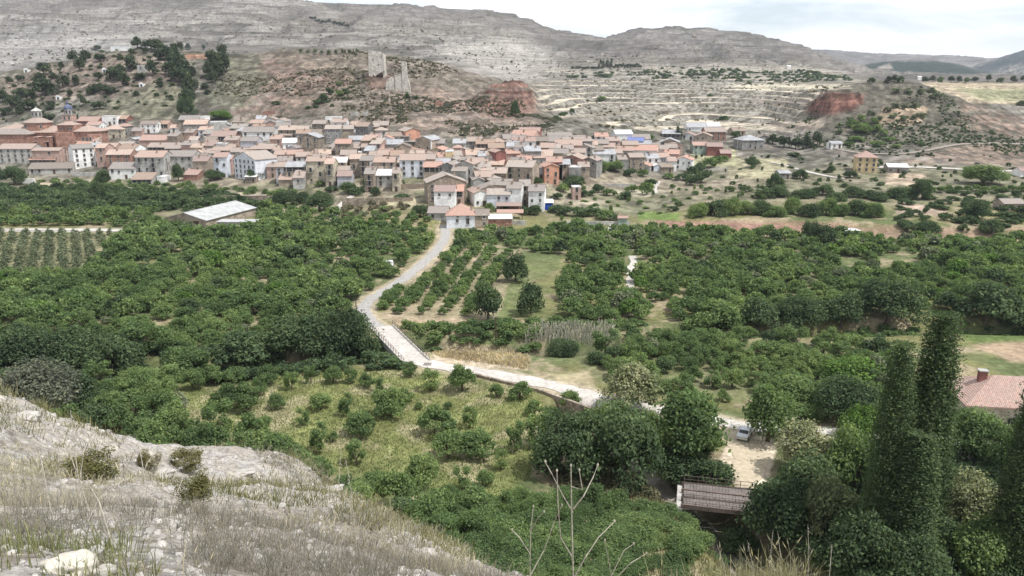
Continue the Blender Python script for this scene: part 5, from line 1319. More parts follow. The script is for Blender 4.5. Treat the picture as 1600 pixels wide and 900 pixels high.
for x, y, w, h in ((870, 332, 26, 14), (885, 336, 28, 15), (905, 338, 30, 16), (925, 338, 30, 15), (945, 343, 32, 16), (960, 344, 22, 12), (990, 300, 18, 12), (1010, 304, 26, 20), (1015, 292, 22, 14), (985, 276, 22, 14), (1005, 276, 18, 12), (1045, 280, 20, 10), (1065, 282, 24, 12), (1085, 290, 26, 20), (1100, 285, 26, 22), (1095, 270, 20, 18), (1110, 262, 24, 16), (1120, 255, 20, 12), (1130, 252, 16, 10), (1080, 276, 20, 18), (1140, 300, 18, 10), (1165, 300, 18, 12), (1190, 300, 20, 12), (912, 308, 16, 12), (925, 306, 14, 10), (935, 300, 20, 14), (950, 306, 20, 12), (976, 312, 22, 14), (1050, 330, 16, 9), (1060, 322, 14, 9), (880, 300, 22, 14), (870, 312, 18, 12),
                   (625, 292, 20, 14), (560, 304, 26, 12), (575, 290, 16, 12), (630, 312, 24, 10), (600, 330, 20, 8), (520, 300, 20, 10), (500, 292, 16, 10), (470, 292, 16, 10), (690, 318, 16, 10), (735, 340, 14, 10), (790, 330, 12, 10), (820, 336, 16, 14), (765, 330, 16, 14),
                   (60, 188, 16, 10), (1150, 214, 16, 10), (1130, 190, 18, 10), (1240, 245, 22, 8), (880, 182, 14, 8), (870, 188, 14, 8), (893, 178, 8, 10), (430, 165, 14, 8), (505, 160, 14, 14), (515, 148, 12, 12), (500, 162, 20, 8), (531, 150, 12, 10), (530, 135, 12, 8), (636, 155, 8, 12), (650, 156, 10, 8), (940, 158, 16, 8), (1110, 152, 12, 6)):
    ptree(rnd.choice(('bush', 'bushg', 'bush')), x, y, w * 1.1, h * 1.05, 'bush', 'rounded bush among the gardens and slopes around the village', 'bush', 'bushes around the village')

# scattered planting: test image-space plots on the ground
def scatter(poly, sp_, jit=.3, angle=0.0, amin=60, amax=700, excl=(), zfun=True, row=None):
    ring = [gpt(x, y, 45)[:2] for x, y in poly]; xs = [p[0] for p in ring]; ys = [p[1] for p in ring]
    ca, sa = math.cos(angle), math.sin(angle); cx_, cy_ = sum(xs) / len(xs), sum(ys) / len(ys); Rr = max(max(xs) - min(xs), max(ys) - min(ys))
    sx_, sy_ = (sp_, sp_) if row is None else row
    u = np.arange(-Rr, Rr, sx_); v = np.arange(-Rr, Rr, sy_); U, V = np.meshgrid(u, v); U = U.ravel(); V = V.ravel()
    U = U + rg.uniform(-jit, jit, U.size) * sx_; V = V + rg.uniform(-jit, jit, V.size) * sy_
    X = cx_ + U * ca - V * sa; Y = cy_ + U * sa + V * ca
    m = (Y > 50) & (np.abs(X / np.maximum(Y, 1)) < .9); X, Y = X[m], Y[m]
    m = poly_sd(X, Y, ring) < 0; X, Y = X[m], Y[m]
    if not len(X): return np.zeros((0, 3))
    for c_, w in ((ROAD, 4.2), (ROAD2, 4.4), (RAVINE, 4)):
        m = line_d(X, Y, c_) > w; X, Y = X[m], Y[m]
    Z = hgt(X, Y)
    px, py, _ = proj(X, Y, Z)
    for e in excl: m = poly_sd(px, py, e) > 0; X, Y, Z, px, py = X[m], Y[m], Z[m], px[m], py[m]
    return np.stack([X, Y, Z], 1)
EX = [[(240, 340), (300, 362), (400, 364), (410, 345), (390, 330), (330, 316), (250, 335)], [(396, 402), (440, 402), (440, 412), (396, 412)], [(974, 392), (1000, 392), (1000, 425), (998, 470), (972, 470), (972, 420)],
      [(1300, 400), (1345, 402), (1350, 426), (1305, 424)], [(220, 505), (290, 505), (290, 525), (220, 525)], [(500, 425), (520, 425), (520, 435), (500, 435)], [(590, 405), (616, 405), (616, 428), (590, 424)], [(815, 402), (880, 400), (870, 425), (832, 442), (850, 490), (790, 500), (760, 500), (790, 430)],
      [(1370, 400), (1440, 398), (1450, 418), (1380, 422)], [(575, 500), (600, 500), (680, 570), (640, 575)], [(270, 398), (330, 398), (330, 406), (270, 406)], [(1010, 520), (1060, 490), (1040, 480), (1000, 500)]]
fr = []
def addf(arr, r0, r1, lab, grp, key='fruit'):
    for X, Y, Z in arr:
        q = float(fbm(X / 17, Y / 17, 3, 201))
        if q < .27 and rnd.random() < .5: continue
        fr.append((X, Y, Z, rnd.uniform(r0 * .78, r1 * 1.06) * (.8 + .42 * min(1, max(0, (q - .3) * 3))), lab, grp, key))
addf(scatter([(130, 430), (190, 372), (250, 362), (400, 358), (520, 352), (680, 362), (686, 385), (636, 425), (566, 470), (572, 530), (420, 530), (300, 560), (-260, 560), (-260, 436)], 4.15, .34, .15, excl=EX), 2.1, 3.0, 'leafy green fruit tree in the dense orchard left of the road', 'fruit trees of the left orchard')
addf(scatter([(-200, 332), (250, 330), (248, 354), (-200, 354)], 4.6, .3, excl=EX), 2.0, 2.8, 'fruit tree in the narrow belt behind the young plantation', 'fruit trees of the left belt')
addf(scatter([(390, 326), (520, 338), (680, 345), (680, 362), (400, 356)], 4.8, .3, excl=EX), 2.0, 3.0, 'fruit tree behind the pale barn below the village', 'fruit trees below the village')
addf(scatter([(706, 366), (745, 366), (1000, 356), (1250, 374), (1700, 400), (1700, 470), (1500, 486), (1200, 505), (1060, 515), (870, 500), (884, 400), (815, 392), (706, 384)], 4.2, .34, -.1, excl=EX), 2.0, 2.9, 'leafy green fruit tree in the broad orchard right of the road', 'fruit trees of the right orchard')
addf(scatter([(1290, 372), (1700, 388), (1700, 402), (1290, 392)], 4.2, .3), 1.8, 2.6, 'fruit tree in the upper belt of the right orchard', 'fruit trees of the right belt')
addf(scatter([(925, 560), (990, 545), (1100, 530), (1300, 540), (1420, 560), (1420, 640), (1230, 640), (1060, 622), (960, 600)], 4.1, .3, .2, excl=[[(965, 600), (1010, 600), (1010, 645), (965, 645)]]), 1.9, 2.6, 'fruit tree in the small orchard between the reeds and the gravel road', 'fruit trees of the lower orchard')
addf(scatter([(90, 620), (260, 590), (300, 600), (300, 690), (260, 760), (120, 700), (60, 660)], 4.6, .3), 2.0, 2.8, 'fruit tree in the thick group above the rocky slope', 'fruit trees above the rocky slope')
addf(scatter([(300, 690), (520, 745), (620, 800), (760, 800), (860, 770), (800, 790), (700, 900), (560, 820), (300, 760)], 4.2, .35), 1.9, 2.9, 'leafy tree along the foot of the rocky slope', 'trees at the slope foot')
ROWT = scatter([(584, 494), (698, 386), (812, 396), (752, 500)], 4, .1, math.atan2(*(lambda a, b: (b[1] - a[1], b[0] - a[0]))(G0(590, 494), G0(700, 388))), row=(3.4, 5.0))
addf(ROWT, 1.8, 2.2, 'compact tree in the straight rows of the striped orchard', 'fruit trees in striped rows')
near_list = """520 600 34 34;548 600 22 26;570 606 26 26;640 588 28 26;672 612 32 34;722 612 52 52;776 622 26 26;812 624 40 34;500 640 40 30;540 650 26 34;472 666 22 26;430 640 30 30;455 610 24 30;485 600 20 30;405 620 26 30;385 640 60 50;350 640 50 50;595 650 30 40;610 650 60 48;632 630 30 26;680 682 66 52;734 670 26 34;562 680 56 44;498 708 32 46;434 716 60 48;415 670 26 24;340 690 50 60;700 716 60 50;744 714 66 50;805 706 30 48;782 735 24 34;722 765 30 36;556 728 34 40;520 690 22 20;586 770 46 40;660 760 60 60;620 790 70 66;700 800 50 50;840 700 46 60;855 740 50 60;760 760 34 30;860 660 40 30;890 640 40 36;835 650 30 30;300 610 40 40;330 600 44 36;420 600 44 36;365 600 40 30;250 640 44 50;275 690 50 56;310 720 60 50;390 700 60 60;790 800 44 36;880 800 40 36;930 790 50 40;590 615 22 24;615 575 24 18;655 640 16 14;700 640 16 14"""
for q in near_list.split(';'):
    x, y, w, h = map(float, q.split())
    ptree('vase' if h > w * 1.05 else 'fruitnear', x, y, w * 1.05, h, 'fruit_tree', 'fruit tree standing in the dry grass plot below the gravel road', 'tree', 'fruit trees of the grassy plot', parts=w > 24)
fr.sort(key=lambda t: t[1])
FRV = [t for t in fr if -60 < proj(t[0], t[1], t[2])[0] < 1660]
indiv = FRV[:235]; ids = set(id(t) for t in indiv); rest = [t for t in fr if id(t) not in ids]
for X, Y, Z, r, lab, grp, key in indiv:
    kx = rnd.random(); plant('fruito' if kx < .05 else 'fruitd' if kx < .10 else 'vase' if kx < .33 else 'fruitnear' if Y < 165 else 'fruit', X, Y, Z - .1, r, r * rnd.uniform(1.35, 2.0), 'fruit_tree', lab, 'tree', grp, parts=Y < 150)
def merged(name, items, key, m, label, keyfar=None, ysplit=1e9, **pr):
    Vs = []; Fs = []; off = 0; MI = []; ml = m if isinstance(m, list) else [m]
    for X, Y, Z, r, h in items:
        kx = rnd.random(); mq = 0 if len(ml) == 1 or kx < .88 else 1 if kx < .92 else 2 if kx < .97 else 3
        tp = TPL[key if Y < ysplit or not keyfar else keyfar]; t = tp[rnd.randrange(len(tp))]; a = rnd.uniform(0, 6.28); V = t[3]; c, s = math.cos(a), math.sin(a)
        Vs.append(np.stack([(V[:, 0]*c - V[:, 1]*s)*r + X, (V[:, 0]*s + V[:, 1]*c)*r + Y, V[:, 2]*h/2 + Z], 1).astype(np.float32)); Fs.append(t[4] + off); off += len(V); MI.append(np.full(len(t[4]), mq, np.int32))
    o = add(name, mesh_np(name, np.vstack(Vs), np.vstack(Fs), ml, mi=np.concatenate(MI))); o['kind'] = 'stuff'; o['label'] = label; o['category'] = 'foliage'; return o
merged('orchard_trees', [(X, Y, Z - .1, r, r * rnd.uniform(1.35, 2.0)) for X, Y, Z, r, *_ in rest], 'fruit', [LM['fruit'], LM['dark'], LM['olive'], LM['bright']], 'dense green mass of far orchard trees behind the nearer ones', 'fruitlow', 215)
yp = scatter([(-160, 366), (180, 366), (112, 432), (-160, 432)], 4, .06, .5, row=(3.6, 4.6))
yp = yp[np.argsort(yp[:, 1])]
for X, Y, Z in yp[:110]: plant('young', X, Y, Z, 1.5, 3.2, 'young_tree', 'young grey green tree in the regular plantation at the left edge', 'tree', 'young trees of the left plantation')
if len(yp) > 110: merged('plantation_trees', [(X, Y, Z, 1.5, 3.2) for X, Y, Z in yp[110:]], 'young', LM['olive'], 'regular rows of young grey green trees farther back in the plantation')
# hedges, brambles and thickets that nobody could count
def thick(name, poly, sp_, r0, r1, h0, h1, key, m, label, **k):
    a = scatter(poly, sp_, .45, rnd.random(), **k)
    if len(a): merged(name, [(X, Y, Z - .2, rnd.uniform(r0, r1), rnd.uniform(h0, h1)) for X, Y, Z in a], key, m, label)
thick('bramble_hedge', [(620, 512), (760, 506), (1010, 505), (1010, 520), (860, 525), (760, 535), (660, 540)], 2.2, 1.4, 2.2, 1.2, 2.4, 'bushg', LM['fruit'], 'thick green bramble hedge along the river right of the bridge')
thick('river_brambles', [(600, 545), (640, 528), (900, 528), (1010, 520), (1500, 505), (1700, 505), (1700, 520), (1400, 525), (1010, 545), (850, 555), (700, 545), (660, 560)], 2.6, 1.3, 2.2, 1.0, 2.2, 'bushg', LM['fruit'], 'low green brambles on the river banks')
thick('river_brambles', [(-200, 545), (420, 560), (585, 540), (640, 575), (560, 580), (300, 600), (100, 600), (-200, 620)], 3.0, 1.6, 2.8, 1.6, 3.4, 'bush', LM['dark'], 'dark brambles under the river trees left of the bridge')
thick('slope_brambles', [(700, 790), (870, 770), (1010, 800), (1110, 830), (1130, 870), (1050, 960), (820, 960), (640, 860)], 2.0, 1.0, 2.0, 1.0, 2.4, 'bushn', LM['fruit'], 'bright green brambles on the slope left of the plank bridge')
thick('slope_brambles', [(840, 740), (1010, 750), (1060, 770), (1010, 800), (870, 780)], 2.4, .8, 1.5, .7, 1.5, 'bushg', LM['dry'], 'dry olive scrub behind the bright brambles')
thick('ravine_thicket', [(1190, 780), (1340, 700), (1700, 700), (1700, 1000), (1300, 1000), (1230, 900)], 3.2, 1.5, 2.8, 1.6, 4.0, 'bushn', LM['dark'], 'dark undergrowth below the poplars and blossoming trees')
thick('yard_thicket', [(1200, 640), (1500, 620), (1700, 640), (1700, 700), (1300, 690), (1200, 690)], 4.2, 1.6, 2.8, 2, 4.0, 'bushn', LM['fruit'], 'green undergrowth along the gravel road towards the farmhouse')
thick('ravine_scrub', [(1000, 650), (1130, 660), (1110, 740), (1040, 740), (1020, 700)], 3.0, 1.2, 2.2, 1.4, 3.0, 'bushn', LM['dark'], 'dark scrub in the ravine behind the plank bridge')
thick('garden_shrubs', [(-100, 300), (120, 296), (330, 306), (420, 322), (400, 330), (250, 330), (-100, 332)], 5.0, 2.2, 4.2, 2.6, 5.5, 'bush', LM['dark'], 'belt of dark shrubs between the gardens and the left orchard')
thick('garden_shrubs', [(60, 284), (170, 282), (330, 290), (440, 300), (330, 306), (120, 296)], 6.5, 1.4, 2.8, 1.5, 3.2, 'bushg', LM['fruit'], 'loose green shrubs in the gardens below the left houses')
thick('garden_shrubs', [(420, 300), (520, 305), (500, 320), (420, 330)], 6, 1.5, 2.5, 1.5, 3, 'bushg', LM['fruit'], 'green shrubs left of the village path')
thick('garden_shrubs', [(540, 320), (660, 322), (660, 345), (530, 345)], 5, 1.2, 2.2, 1.2, 3, 'bushg', LM['dry'], 'dry shrubs on the terrace left of the road end house')
thick('garden_shrubs', [(880, 296), (1080, 290), (1200, 310), (1090, 330), (870, 345)], 10, .7, 1.9, 1, 3.2, 'bushg', LM['fruit'], 'scattered shrubs between the vegetable plots right of the village')
thick('bank_shrubs', [(1400, 300), (1700, 300), (1700, 372), (1400, 360)], 7, 1.2, 3.0, 1.2, 3.4, 'bush', LM['dark'], 'dark shrubs on the terraces at the right edge')
thick('hill_scrub', [(1080, 240), (1400, 250), (1640, 262), (1640, 300), (1440, 300), (1180, 300)], 13, .6, 2.0, .9, 3.0, 'bush', LM['dark'], 'scattered dark scrub on the slope around the yellow villa')
def scrub(name, poly, n, r0, r1, key, m, label, ymin=420, ymax=1500):
    out = []; x0, x1 = min(p[0] for p in poly), max(p[0] for p in poly); ring = [gpt(x, y, ymin)[:2] for x, y in poly]
    xs = [p[0] for p in ring]; ys = [p[1] for p in ring]
    X = rg.uniform(min(xs), max(xs), n * 3); Y = rg.uniform(min(ys), max(ys), n * 3); m2 = (poly_sd(X, Y, ring) < 0) & (fbm(X / 40, Y / 40, 3, 77) > .46); X, Y = X[m2][:n], Y[m2][:n]; Z = hgt(X, Y)
    for x, y, z in zip(X, Y, Z): out.append((x, y, z - .1, rnd.uniform(r0, r1) * (1 if rnd.random() < .8 else 1.7), rnd.uniform(r0, r1) * 1.3))
    if out: merged(name, out, key, m, label)
TPL['tiny'] = []
for v in range(4):
    V, Fq = crown_np(900 + v, 34, .5, 4, 'round'); TPL['tiny'].append((None, None, None, V, Fq))
scrub('hill_scrub', [(0, 195), (0, 120), (100, 96), (200, 76), (300, 80), (330, 185), (200, 190)], 900, .5, 1.5, 'tiny', LM['dark'], 'small dark scrub dotted over the church hill')
scrub('hill_scrub', [(330, 185), (350, 92), (450, 78), (600, 88), (700, 104), (830, 155), (880, 190), (760, 215), (600, 190)], 2600, .35, 1.1, 'tiny', LM['dry'], 'small olive scrub dotted over the castle hill')
scrub('hill_scrub', [(560, 200), (600, 150), (700, 140), (880, 185), (860, 210), (700, 212)], 700, .4, 1.3, 'tiny', LM['grey'], 'grey green scrub on the rubble slope below the castle')
scrub('hill_scrub', [(1230, 200), (1300, 142), (1400, 130), (1500, 160), (1640, 200), (1640, 255), (1400, 245), (1250, 235)], 1000, .45, 1.2, 'tiny', LM['dark'], 'small scrub dotted over the right mound')
scrub('terrace_scrub', [(840, 195), (870, 125), (1000, 115), (1250, 118), (1330, 134), (1230, 205), (1000, 210)], 500, .6, 1.6, 'tiny', LM['dry'], 'scrub lining the walls of the straw terraces')
scrub('plateau_scrub', [(880, 120), (1240, 112), (1330, 120), (1330, 128), (900, 125)], 300, 1.5, 4, 'tiny', LM['dark'], 'scrub on the plateau under the far hill', 900, 1500)
scrub('mountain_scrub', [(0, 110), (0, 20), (400, 20), (800, 50), (900, 90), (1200, 90), (1200, 110), (880, 120), (600, 80)], 1300, .8, 2.2, 'tiny', LM['dry'], 'scrub dotted over the bare far mountain', 1000, 2400)
for i in range(26): ptree('pine', 485 + i * 2.4 + rnd.uniform(-1, 1), 31 + i * .45 + rnd.uniform(-3, 3), 5, 4.5, 'mountain_pine', 'tiny pine in the dark patch high on the far mountain', 'tree', 'pines of the dark mountain patch')
for i in range(22): ptree('cypress' if i < 8 else 'pine', 938 + i * 3 + rnd.uniform(-1, 1), 106 + rnd.uniform(-2, 2), 5, 16 if i < 7 else 7, 'distant_tree', 'dark tree in the grove at the foot of the far hill', 'tree', 'grove at the far hill foot')
for i in range(10): ptree('pine', 895 + i * 5, 108, 7, 5, 'distant_tree', 'dark tree in the grove at the foot of the far hill', 'tree', 'grove at the far hill foot')
for i in range(9): ptree('almond', 470 + i * 11, 84 + rnd.uniform(-1, 2), 7, 9, 'bare_tree', 'thin bare tree in the row on the castle hill crest', 'tree', 'thin trees on the castle hill crest')
# reeds along the river
def reeds():
    a = scatter([(830, 522), (960, 520), (960, 540), (880, 548), (820, 545)], .45, .5); n = len(a); V = []; Fc = []
    for X, Y, Z in a:
        for _ in range(3):
            x = X + rnd.uniform(-.3, .3); y = Y + rnd.uniform(-.3, .3); h = rnd.uniform(1.0, 2.8); t = rnd.gauss(0, .45); w = .035; b = len(V)
            V += [(x-w, y, Z+2.2-2.2), (x+w, y, Z), (x+w*.8+t*.5, y+t*.2, Z+h*.6), (x-w*.8+t*.5, y+t*.2, Z+h*.6), (x+t+.1, y+t*.4, Z+h), (x+t-.1, y+t*.4, Z+h)]
            Fc += [(b, b+1, b+2, b+3), (b+3, b+2, b+4, b+5)]
    o = add('reeds', mesh_np('reeds', V, Fc, mat('dry_reeds', mk_leaf((.30, .29, .25), (.38, .365, .32), (.46, .44, .39), .3)))); o['kind'] = 'stuff'; o['label'] = 'pale dry reeds in the river bed right of the bridge'; o['category'] = 'reeds'
reeds()
def drygrass(name, poly, sp_, h0, h1, cols_, label, w=.05):
    a = scatter(poly, sp_, .5); V = []; Fc = []
    for X, Y, Z in a:
        for _ in range(3):
            x = X + rnd.uniform(-.4, .4); y = Y + rnd.uniform(-.4, .4); h = rnd.uniform(h0, h1); t = rnd.uniform(-.3, .3); b = len(V); ww = w * rnd.uniform(.7, 1.6)
            V += [(x-ww, y, Z-.1), (x+ww, y+.02, Z-.1), (x+ww*.5+t, y+t*.6, Z+h), (x-ww*.5+t, y+t*.6, Z+h)]; Fc.append((b, b+1, b+2, b+3))
    if V:
        o = add(name, mesh_np(name, V, Fc, mat(name + '_blades', mk_leaf(*cols_, .3)))); o['kind'] = 'stuff'; o['label'] = label; o['category'] = 'grass'
drygrass('dry_grass', [(672, 548), (740, 540), (800, 545), (828, 562), (825, 578), (740, 572), (680, 562)], .4, .2, .6, ((.36, .29, .20), (.44, .37, .26), (.52, .45, .33)), 'straw coloured tall grass beside the bridge road', .08)
drygrass('meadow_grass', [(290, 600), (620, 575), (830, 600), (880, 680), (790, 780), (560, 745), (300, 700)], .55, .1, .32, ((.11, .155, .06), (.155, .20, .08), (.25, .255, .13)), 'mixed green and dry grass of the plot under the fruit trees', .05)
drygrass('bank_grass', [(1020, 760), (1110, 800), (1240, 900), (1260, 980), (1000, 980), (900, 900)], .6, .3, .8, ((.14, .14, .07), (.2, .19, .1), (.3, .27, .16)), 'dull grass on the stream bank under the bridge', .05)

thick('hill_bushes', [(0, 192), (0, 130), (60, 112), (150, 92), (280, 84), (300, 120), (285, 170), (240, 165), (180, 175), (60, 190)], 11, 1.0, 2.6, 1.2, 3.0, 'bush', LM['dark'], 'dark bushes between the pines of the church hill')
thick('hill_bushes', [(480, 172), (500, 150), (545, 132), (560, 140), (530, 160), (500, 180)], 8, 1.2, 2.8, 1.4, 3.4, 'bush', LM['dark'], 'dark bushes in the hollow left of the castle')
thick('terrace_trees', [(880, 118), (1010, 108), (1250, 112), (1340, 122), (1250, 130), (1000, 122)], 24, 2, 4.5, 2, 5, 'bush', LM['dark'], 'dark trees scattered above the terraces')
def distinguish(group, refs, base):
    """give every tree of a group a label of its own: its size, and how near it stands to a landmark"""
    obs = [o for o in COL.objects if o.get('group') == group and o.parent is None]; by = {}
    R = [(nm, gpt(x, y, 60)) for nm, x, y in refs]
    for o in obs:
        nm, q = min(R, key=lambda t: (t[1][0] - o.location.x) ** 2 + (t[1][1] - o.location.y) ** 2); by.setdefault(nm, []).append((math.hypot(q[0] - o.location.x, q[1] - o.location.y), o))
    W_ = ('nearest', 'second nearest', 'third nearest', 'fourth nearest', 'fifth nearest', 'sixth nearest', 'seventh nearest', 'eighth nearest', 'ninth nearest')
    for nm, L_ in by.items():
        L_.sort(key=lambda t: t[0])
        for i, (_, o) in enumerate(L_):
            sz = 'large' if o.scale[2] * 2 > 5 else 'medium' if o.scale[2] * 2 > 3.2 else 'small'
            o['label'] = f"{sz} {base}, {W_[i] if i < 9 else 'one of the farther ones'} to {nm}" if i < 9 else f"{sz} {base}, farther out from {nm}"
distinguish('fruit trees of the grassy plot', (('the lower bridge end', 640, 575), ('the middle of the roadside wall', 790, 610), ('the dark clump at the ravine', 880, 720), ('the brambles at the slope foot', 640, 800), ('the left thicket', 300, 650), ('the centre of the plot', 600, 660), ('the dirt patch', 420, 600), ('the upright juniper', 400, 740), ('the end of the gravel verge', 740, 700)), 'fruit tree on dry grass')
distinguish('pines on the church hill', (('the block chapel', 221, 112), ('the white ruin', 187, 84), ('the bell tower', 104, 186), ('the top of the gully', 335, 90), ('the foot of the gully', 285, 160), ('the left edge', 0, 150), ('the tiny pale hut', 163, 116), ('the cave entrance', 91, 158), ('the gully right side', 345, 130), ('the hill shoulder', 265, 100)), 'dark pine')

distinguish('bushes around the village', (('the small pink hut', 901, 303), ('the gatehouse', 973, 352), ('the end gable house', 1067, 270), ('the orange block', 862, 292), ('the path into the village', 540, 315), ('the clipped round tree', 586, 306), ('the road end house', 720, 357), ('the bell tower', 104, 190), ('the ruined keep', 622, 143), ('the stone retaining ruin', 748, 196), ('the blue walled shed', 853, 328), ('the slope foot track', 1150, 290), ('the hollow left of the castle', 510, 160), ('the reddish bank', 1050, 335), ('the brick red block', 1118, 222)), 'rounded bush')

distinguish('fruit trees above the rocky slope', (('the grey willow', 60, 655), ('the small junipers', 250, 730), ('the dirt gap', 280, 620), ('the crest white rock', 120, 690), ('the left dark river tree', 178, 600)), 'leafy fruit tree')
distinguish('trees at the slope foot', (('the upright juniper', 320, 740), ('the turn of the crest', 520, 765), ('the centre of the slope foot', 640, 830), ('the brambles', 760, 800)), 'leafy tree below the rocky crest')
distinguish('tree row above the reddish bank', (('the left end of the row', 1092, 336), ('the right end of the row', 1390, 336)), 'rounded walnut tree')
distinguish('fruit trees of the lower orchard', (('the reeds', 890, 545), ('the pale flowering tree', 990, 620), ('the ravine spreading tree', 1080, 640), ('the vivid green tree', 1326, 590), ('the far river belt', 1180, 535), ('the poplars', 1420, 600), ('the parked hatchback', 1163, 650), ('the river belt tallest tree', 1392, 540), ('the orchard centre', 1130, 580), ('the dry grass edge', 940, 580)), 'fruit tree')

# ------------------------------------------------------------------ the rocky slope at the viewer's feet
ctl = [P(0, 900, 2.8), P(-200, 900, 3.0), P(200, 900, 3.0), P(400, 905, 3.5), P(600, 905, 5.2), P(0, 760, 7.5), P(-250, 720, 8), P(200, 800, 6.5), P(330, 780, 10.5), P(480, 830, 9), P(640, 870, 9.2), P(120, 730, 13),
       P(400, 770, 17), P(240, 752, 14)]
crest = [P(-300, 560, 17), P(-120, 590, 17.5), P(0, 628, 18), P(60, 655, 18.6), P(120, 690, 19.6), P(200, 724, 21), P(300, 722, 24), P(400, 738, 24), P(500, 755, 22), P(550, 782, 19), P(600, 820, 16), P(650, 838, 14.5), P(700, 857, 13), P(800, 905, 10), P(900, 955, 8.6), P(1000, 955, 8.2), P(1100, 935, 8), P(1200, 925, 7.6), P(1300, 945, 7), P(1450, 985, 6.2), P(1700, 1050, 5.5)]
ctl += crest
for x, y, z in crest:
    a = x / y
    for dy, dz in ((5, 4.8), (12, 13.5)): ctl.append((a * (y + dy), y + dy, z - dz))
    ctl.append((a * 44, 44, 15 if a < .3 else 5)); ctl.append((a * 60, 60, -3)); 
ctl += [(0, .3, 48.4), (-3, .5, 48.5), (3, .5, 48.1), (-7, 1, 48.9), (8, 1, 47.6), (0, -5, 50.6), (-8, -5, 51.2), (8, -5, 50.2), (-14, 5, 47.4), (-12, 2.5, 48.6)]
CT = np.array(ctl); ncp = len(CT)
def ker(A, B): return np.sqrt(((A[:, None, :] - B[None]) ** 2).sum(2) + .3)
Am = np.zeros((ncp + 3, ncp + 3)); Am[:ncp, :ncp] = ker(CT[:, :2], CT[:, :2]); Am[:ncp, ncp] = 1; Am[:ncp, ncp+1:] = CT[:, :2]; Am[ncp:, :ncp] = Am[:ncp, ncp:].T
WT = np.linalg.lstsq(Am, np.concatenate([CT[:, 2], [0, 0, 0]]), rcond=None)[0]
def fz0(X, Y):
    X = np.atleast_1d(np.asarray(X, float)); Y = np.atleast_1d(np.asarray(Y, float)); Q = np.stack([X.ravel(), Y.ravel()], 1); out = np.zeros(len(Q))
    for s in range(0, len(Q), 60000): q = Q[s:s+60000]; out[s:s+60000] = ker(q, CT[:, :2]) @ WT[:ncp] + WT[ncp] + q @ WT[ncp+1:]
    return out.reshape(X.shape)
def fz(X, Y):
    X = np.atleast_1d(np.asarray(X, float)); Y = np.atleast_1d(np.asarray(Y, float)); r = np.hypot(X, Y); k = sstep(1.5, 14, r)
    d = (fbm(X / 2.4, Y / 2.4, 3, 81) - .5) * (.16 + .7 * k) + (fbm(X / .32, Y / .32, 3, 83) - .5) * (.07 + .13 * k)
    d = d + (1 - np.abs(2 * fbm(X / 1.1, Y / 1.1, 3, 85) - 1) - .6) * .2 * k
    return fz0(X, Y) + d
NAf, NRf = 760, 620
AF = np.linspace(-1.25, 1.25, NAf); YF = np.concatenate([np.linspace(-4.5, -.2, 30), np.geomspace(2.2, 64, NRf - 30) - 2.2])
XF = AF[None] * (YF[:, None] + 5.5 * sstep(6, -4, YF[:, None]) * 1 + .0) ; YG = np.repeat(YF[:, None], NAf, 1)
ZF = fz(XF, YG)
e1 = fbm(XF / .35, YG / .35, 3, 91); e2 = fbm(XF / 1.8, YG / 1.8, 3, 93); e3 = fbm(XF / 6, YG / 6, 3, 95)
cf = lerp(C(.47, .43, .37) + np.zeros(XF.shape + (3,), np.float32), C(.36, .32, .27), sstep(.40, .60, e2))
cf = lerp(cf, C(.24, .21, .17), sstep(.48, .64, e1 * .5 + e3 * .5) * .7)
cf = lerp(cf, C(.46, .435, .40), sstep(.5, .62, e1) * sstep(.4, .6, e3) * .8)
cf = lerp(cf, C(.15, .145, .08), sstep(24, 30, YG + (e2 - .5) * 5) * .85)
cf = lerp(cf, C(.12, .13, .065), sstep(.2, .45, XF / np.maximum(YG, 2)) * .8)
def mk_chalk(nt):
    a = N(nt, 'ShaderNodeAttribute', attribute_name='Col').outputs['Color']; p = wpos(nt)
    f1 = noise(nt, p, 6, 8, .7); f2 = noise(nt, p, 38, 5, .7); v = N(nt, 'ShaderNodeTexVoronoi', {'Vector': p, 'Scale': 5.5}, feature='DISTANCE_TO_EDGE').outputs['Distance']
    c = mixc(nt, 1.0, a, ramp(nt, f1, [(.33, .6), (.62, 1.25)]), 'MULTIPLY'); c = mixc(nt, 1.0, c, ramp(nt, f2, [(.3, .75), (.65, 1.15)]), 'MULTIPLY')
    c = mixc(nt, 1.0, c, ramp(nt, v, [(.0, .85), (.05, 1.0)]), 'MULTIPLY')
    h = N(nt, 'ShaderNodeMath', {0: f1, 1: ramp(nt, v, [(0, .3), (.12, .5)])}, operation='ADD').outputs[0]
    return princ(nt, c, .95, .08, h, .9, .12)
M_CHALK = mat('crumbling_limestone', mk_chalk)
Vf = np.stack([XF, YG, ZF], -1).reshape(-1, 3); i = (np.arange(NRf - 1)[:, None] * NAf + np.arange(NAf - 1)[None]).ravel()
add('rocky_hillside', mesh_np('rocky_hillside', Vf, np.stack([i, i + 1, i + NAf + 1, i + NAf], 1), M_CHALK, False, cols=cf.reshape(-1, 3)), None, kind='structure')
YQ = np.geomspace(2.2, 40, 900)
def fgpt(px, py):
    u = (px - 800) / F; v = (450 - py) / F; k = v * sp + cp; a = u / k; s = (v * cp - sp) / k
    w = np.where(CAMZ + s * YQ <= fz(a * YQ, YQ))[0]; y = YQ[w[0]] if len(w) else YQ[np.argmin(CAMZ + s * YQ - fz(a * YQ, YQ))]
    return a * y, y, float(fz(a * y, y)[0]), y * cp - (float(fz(a * y, y)[0]) - CAMZ) * sp
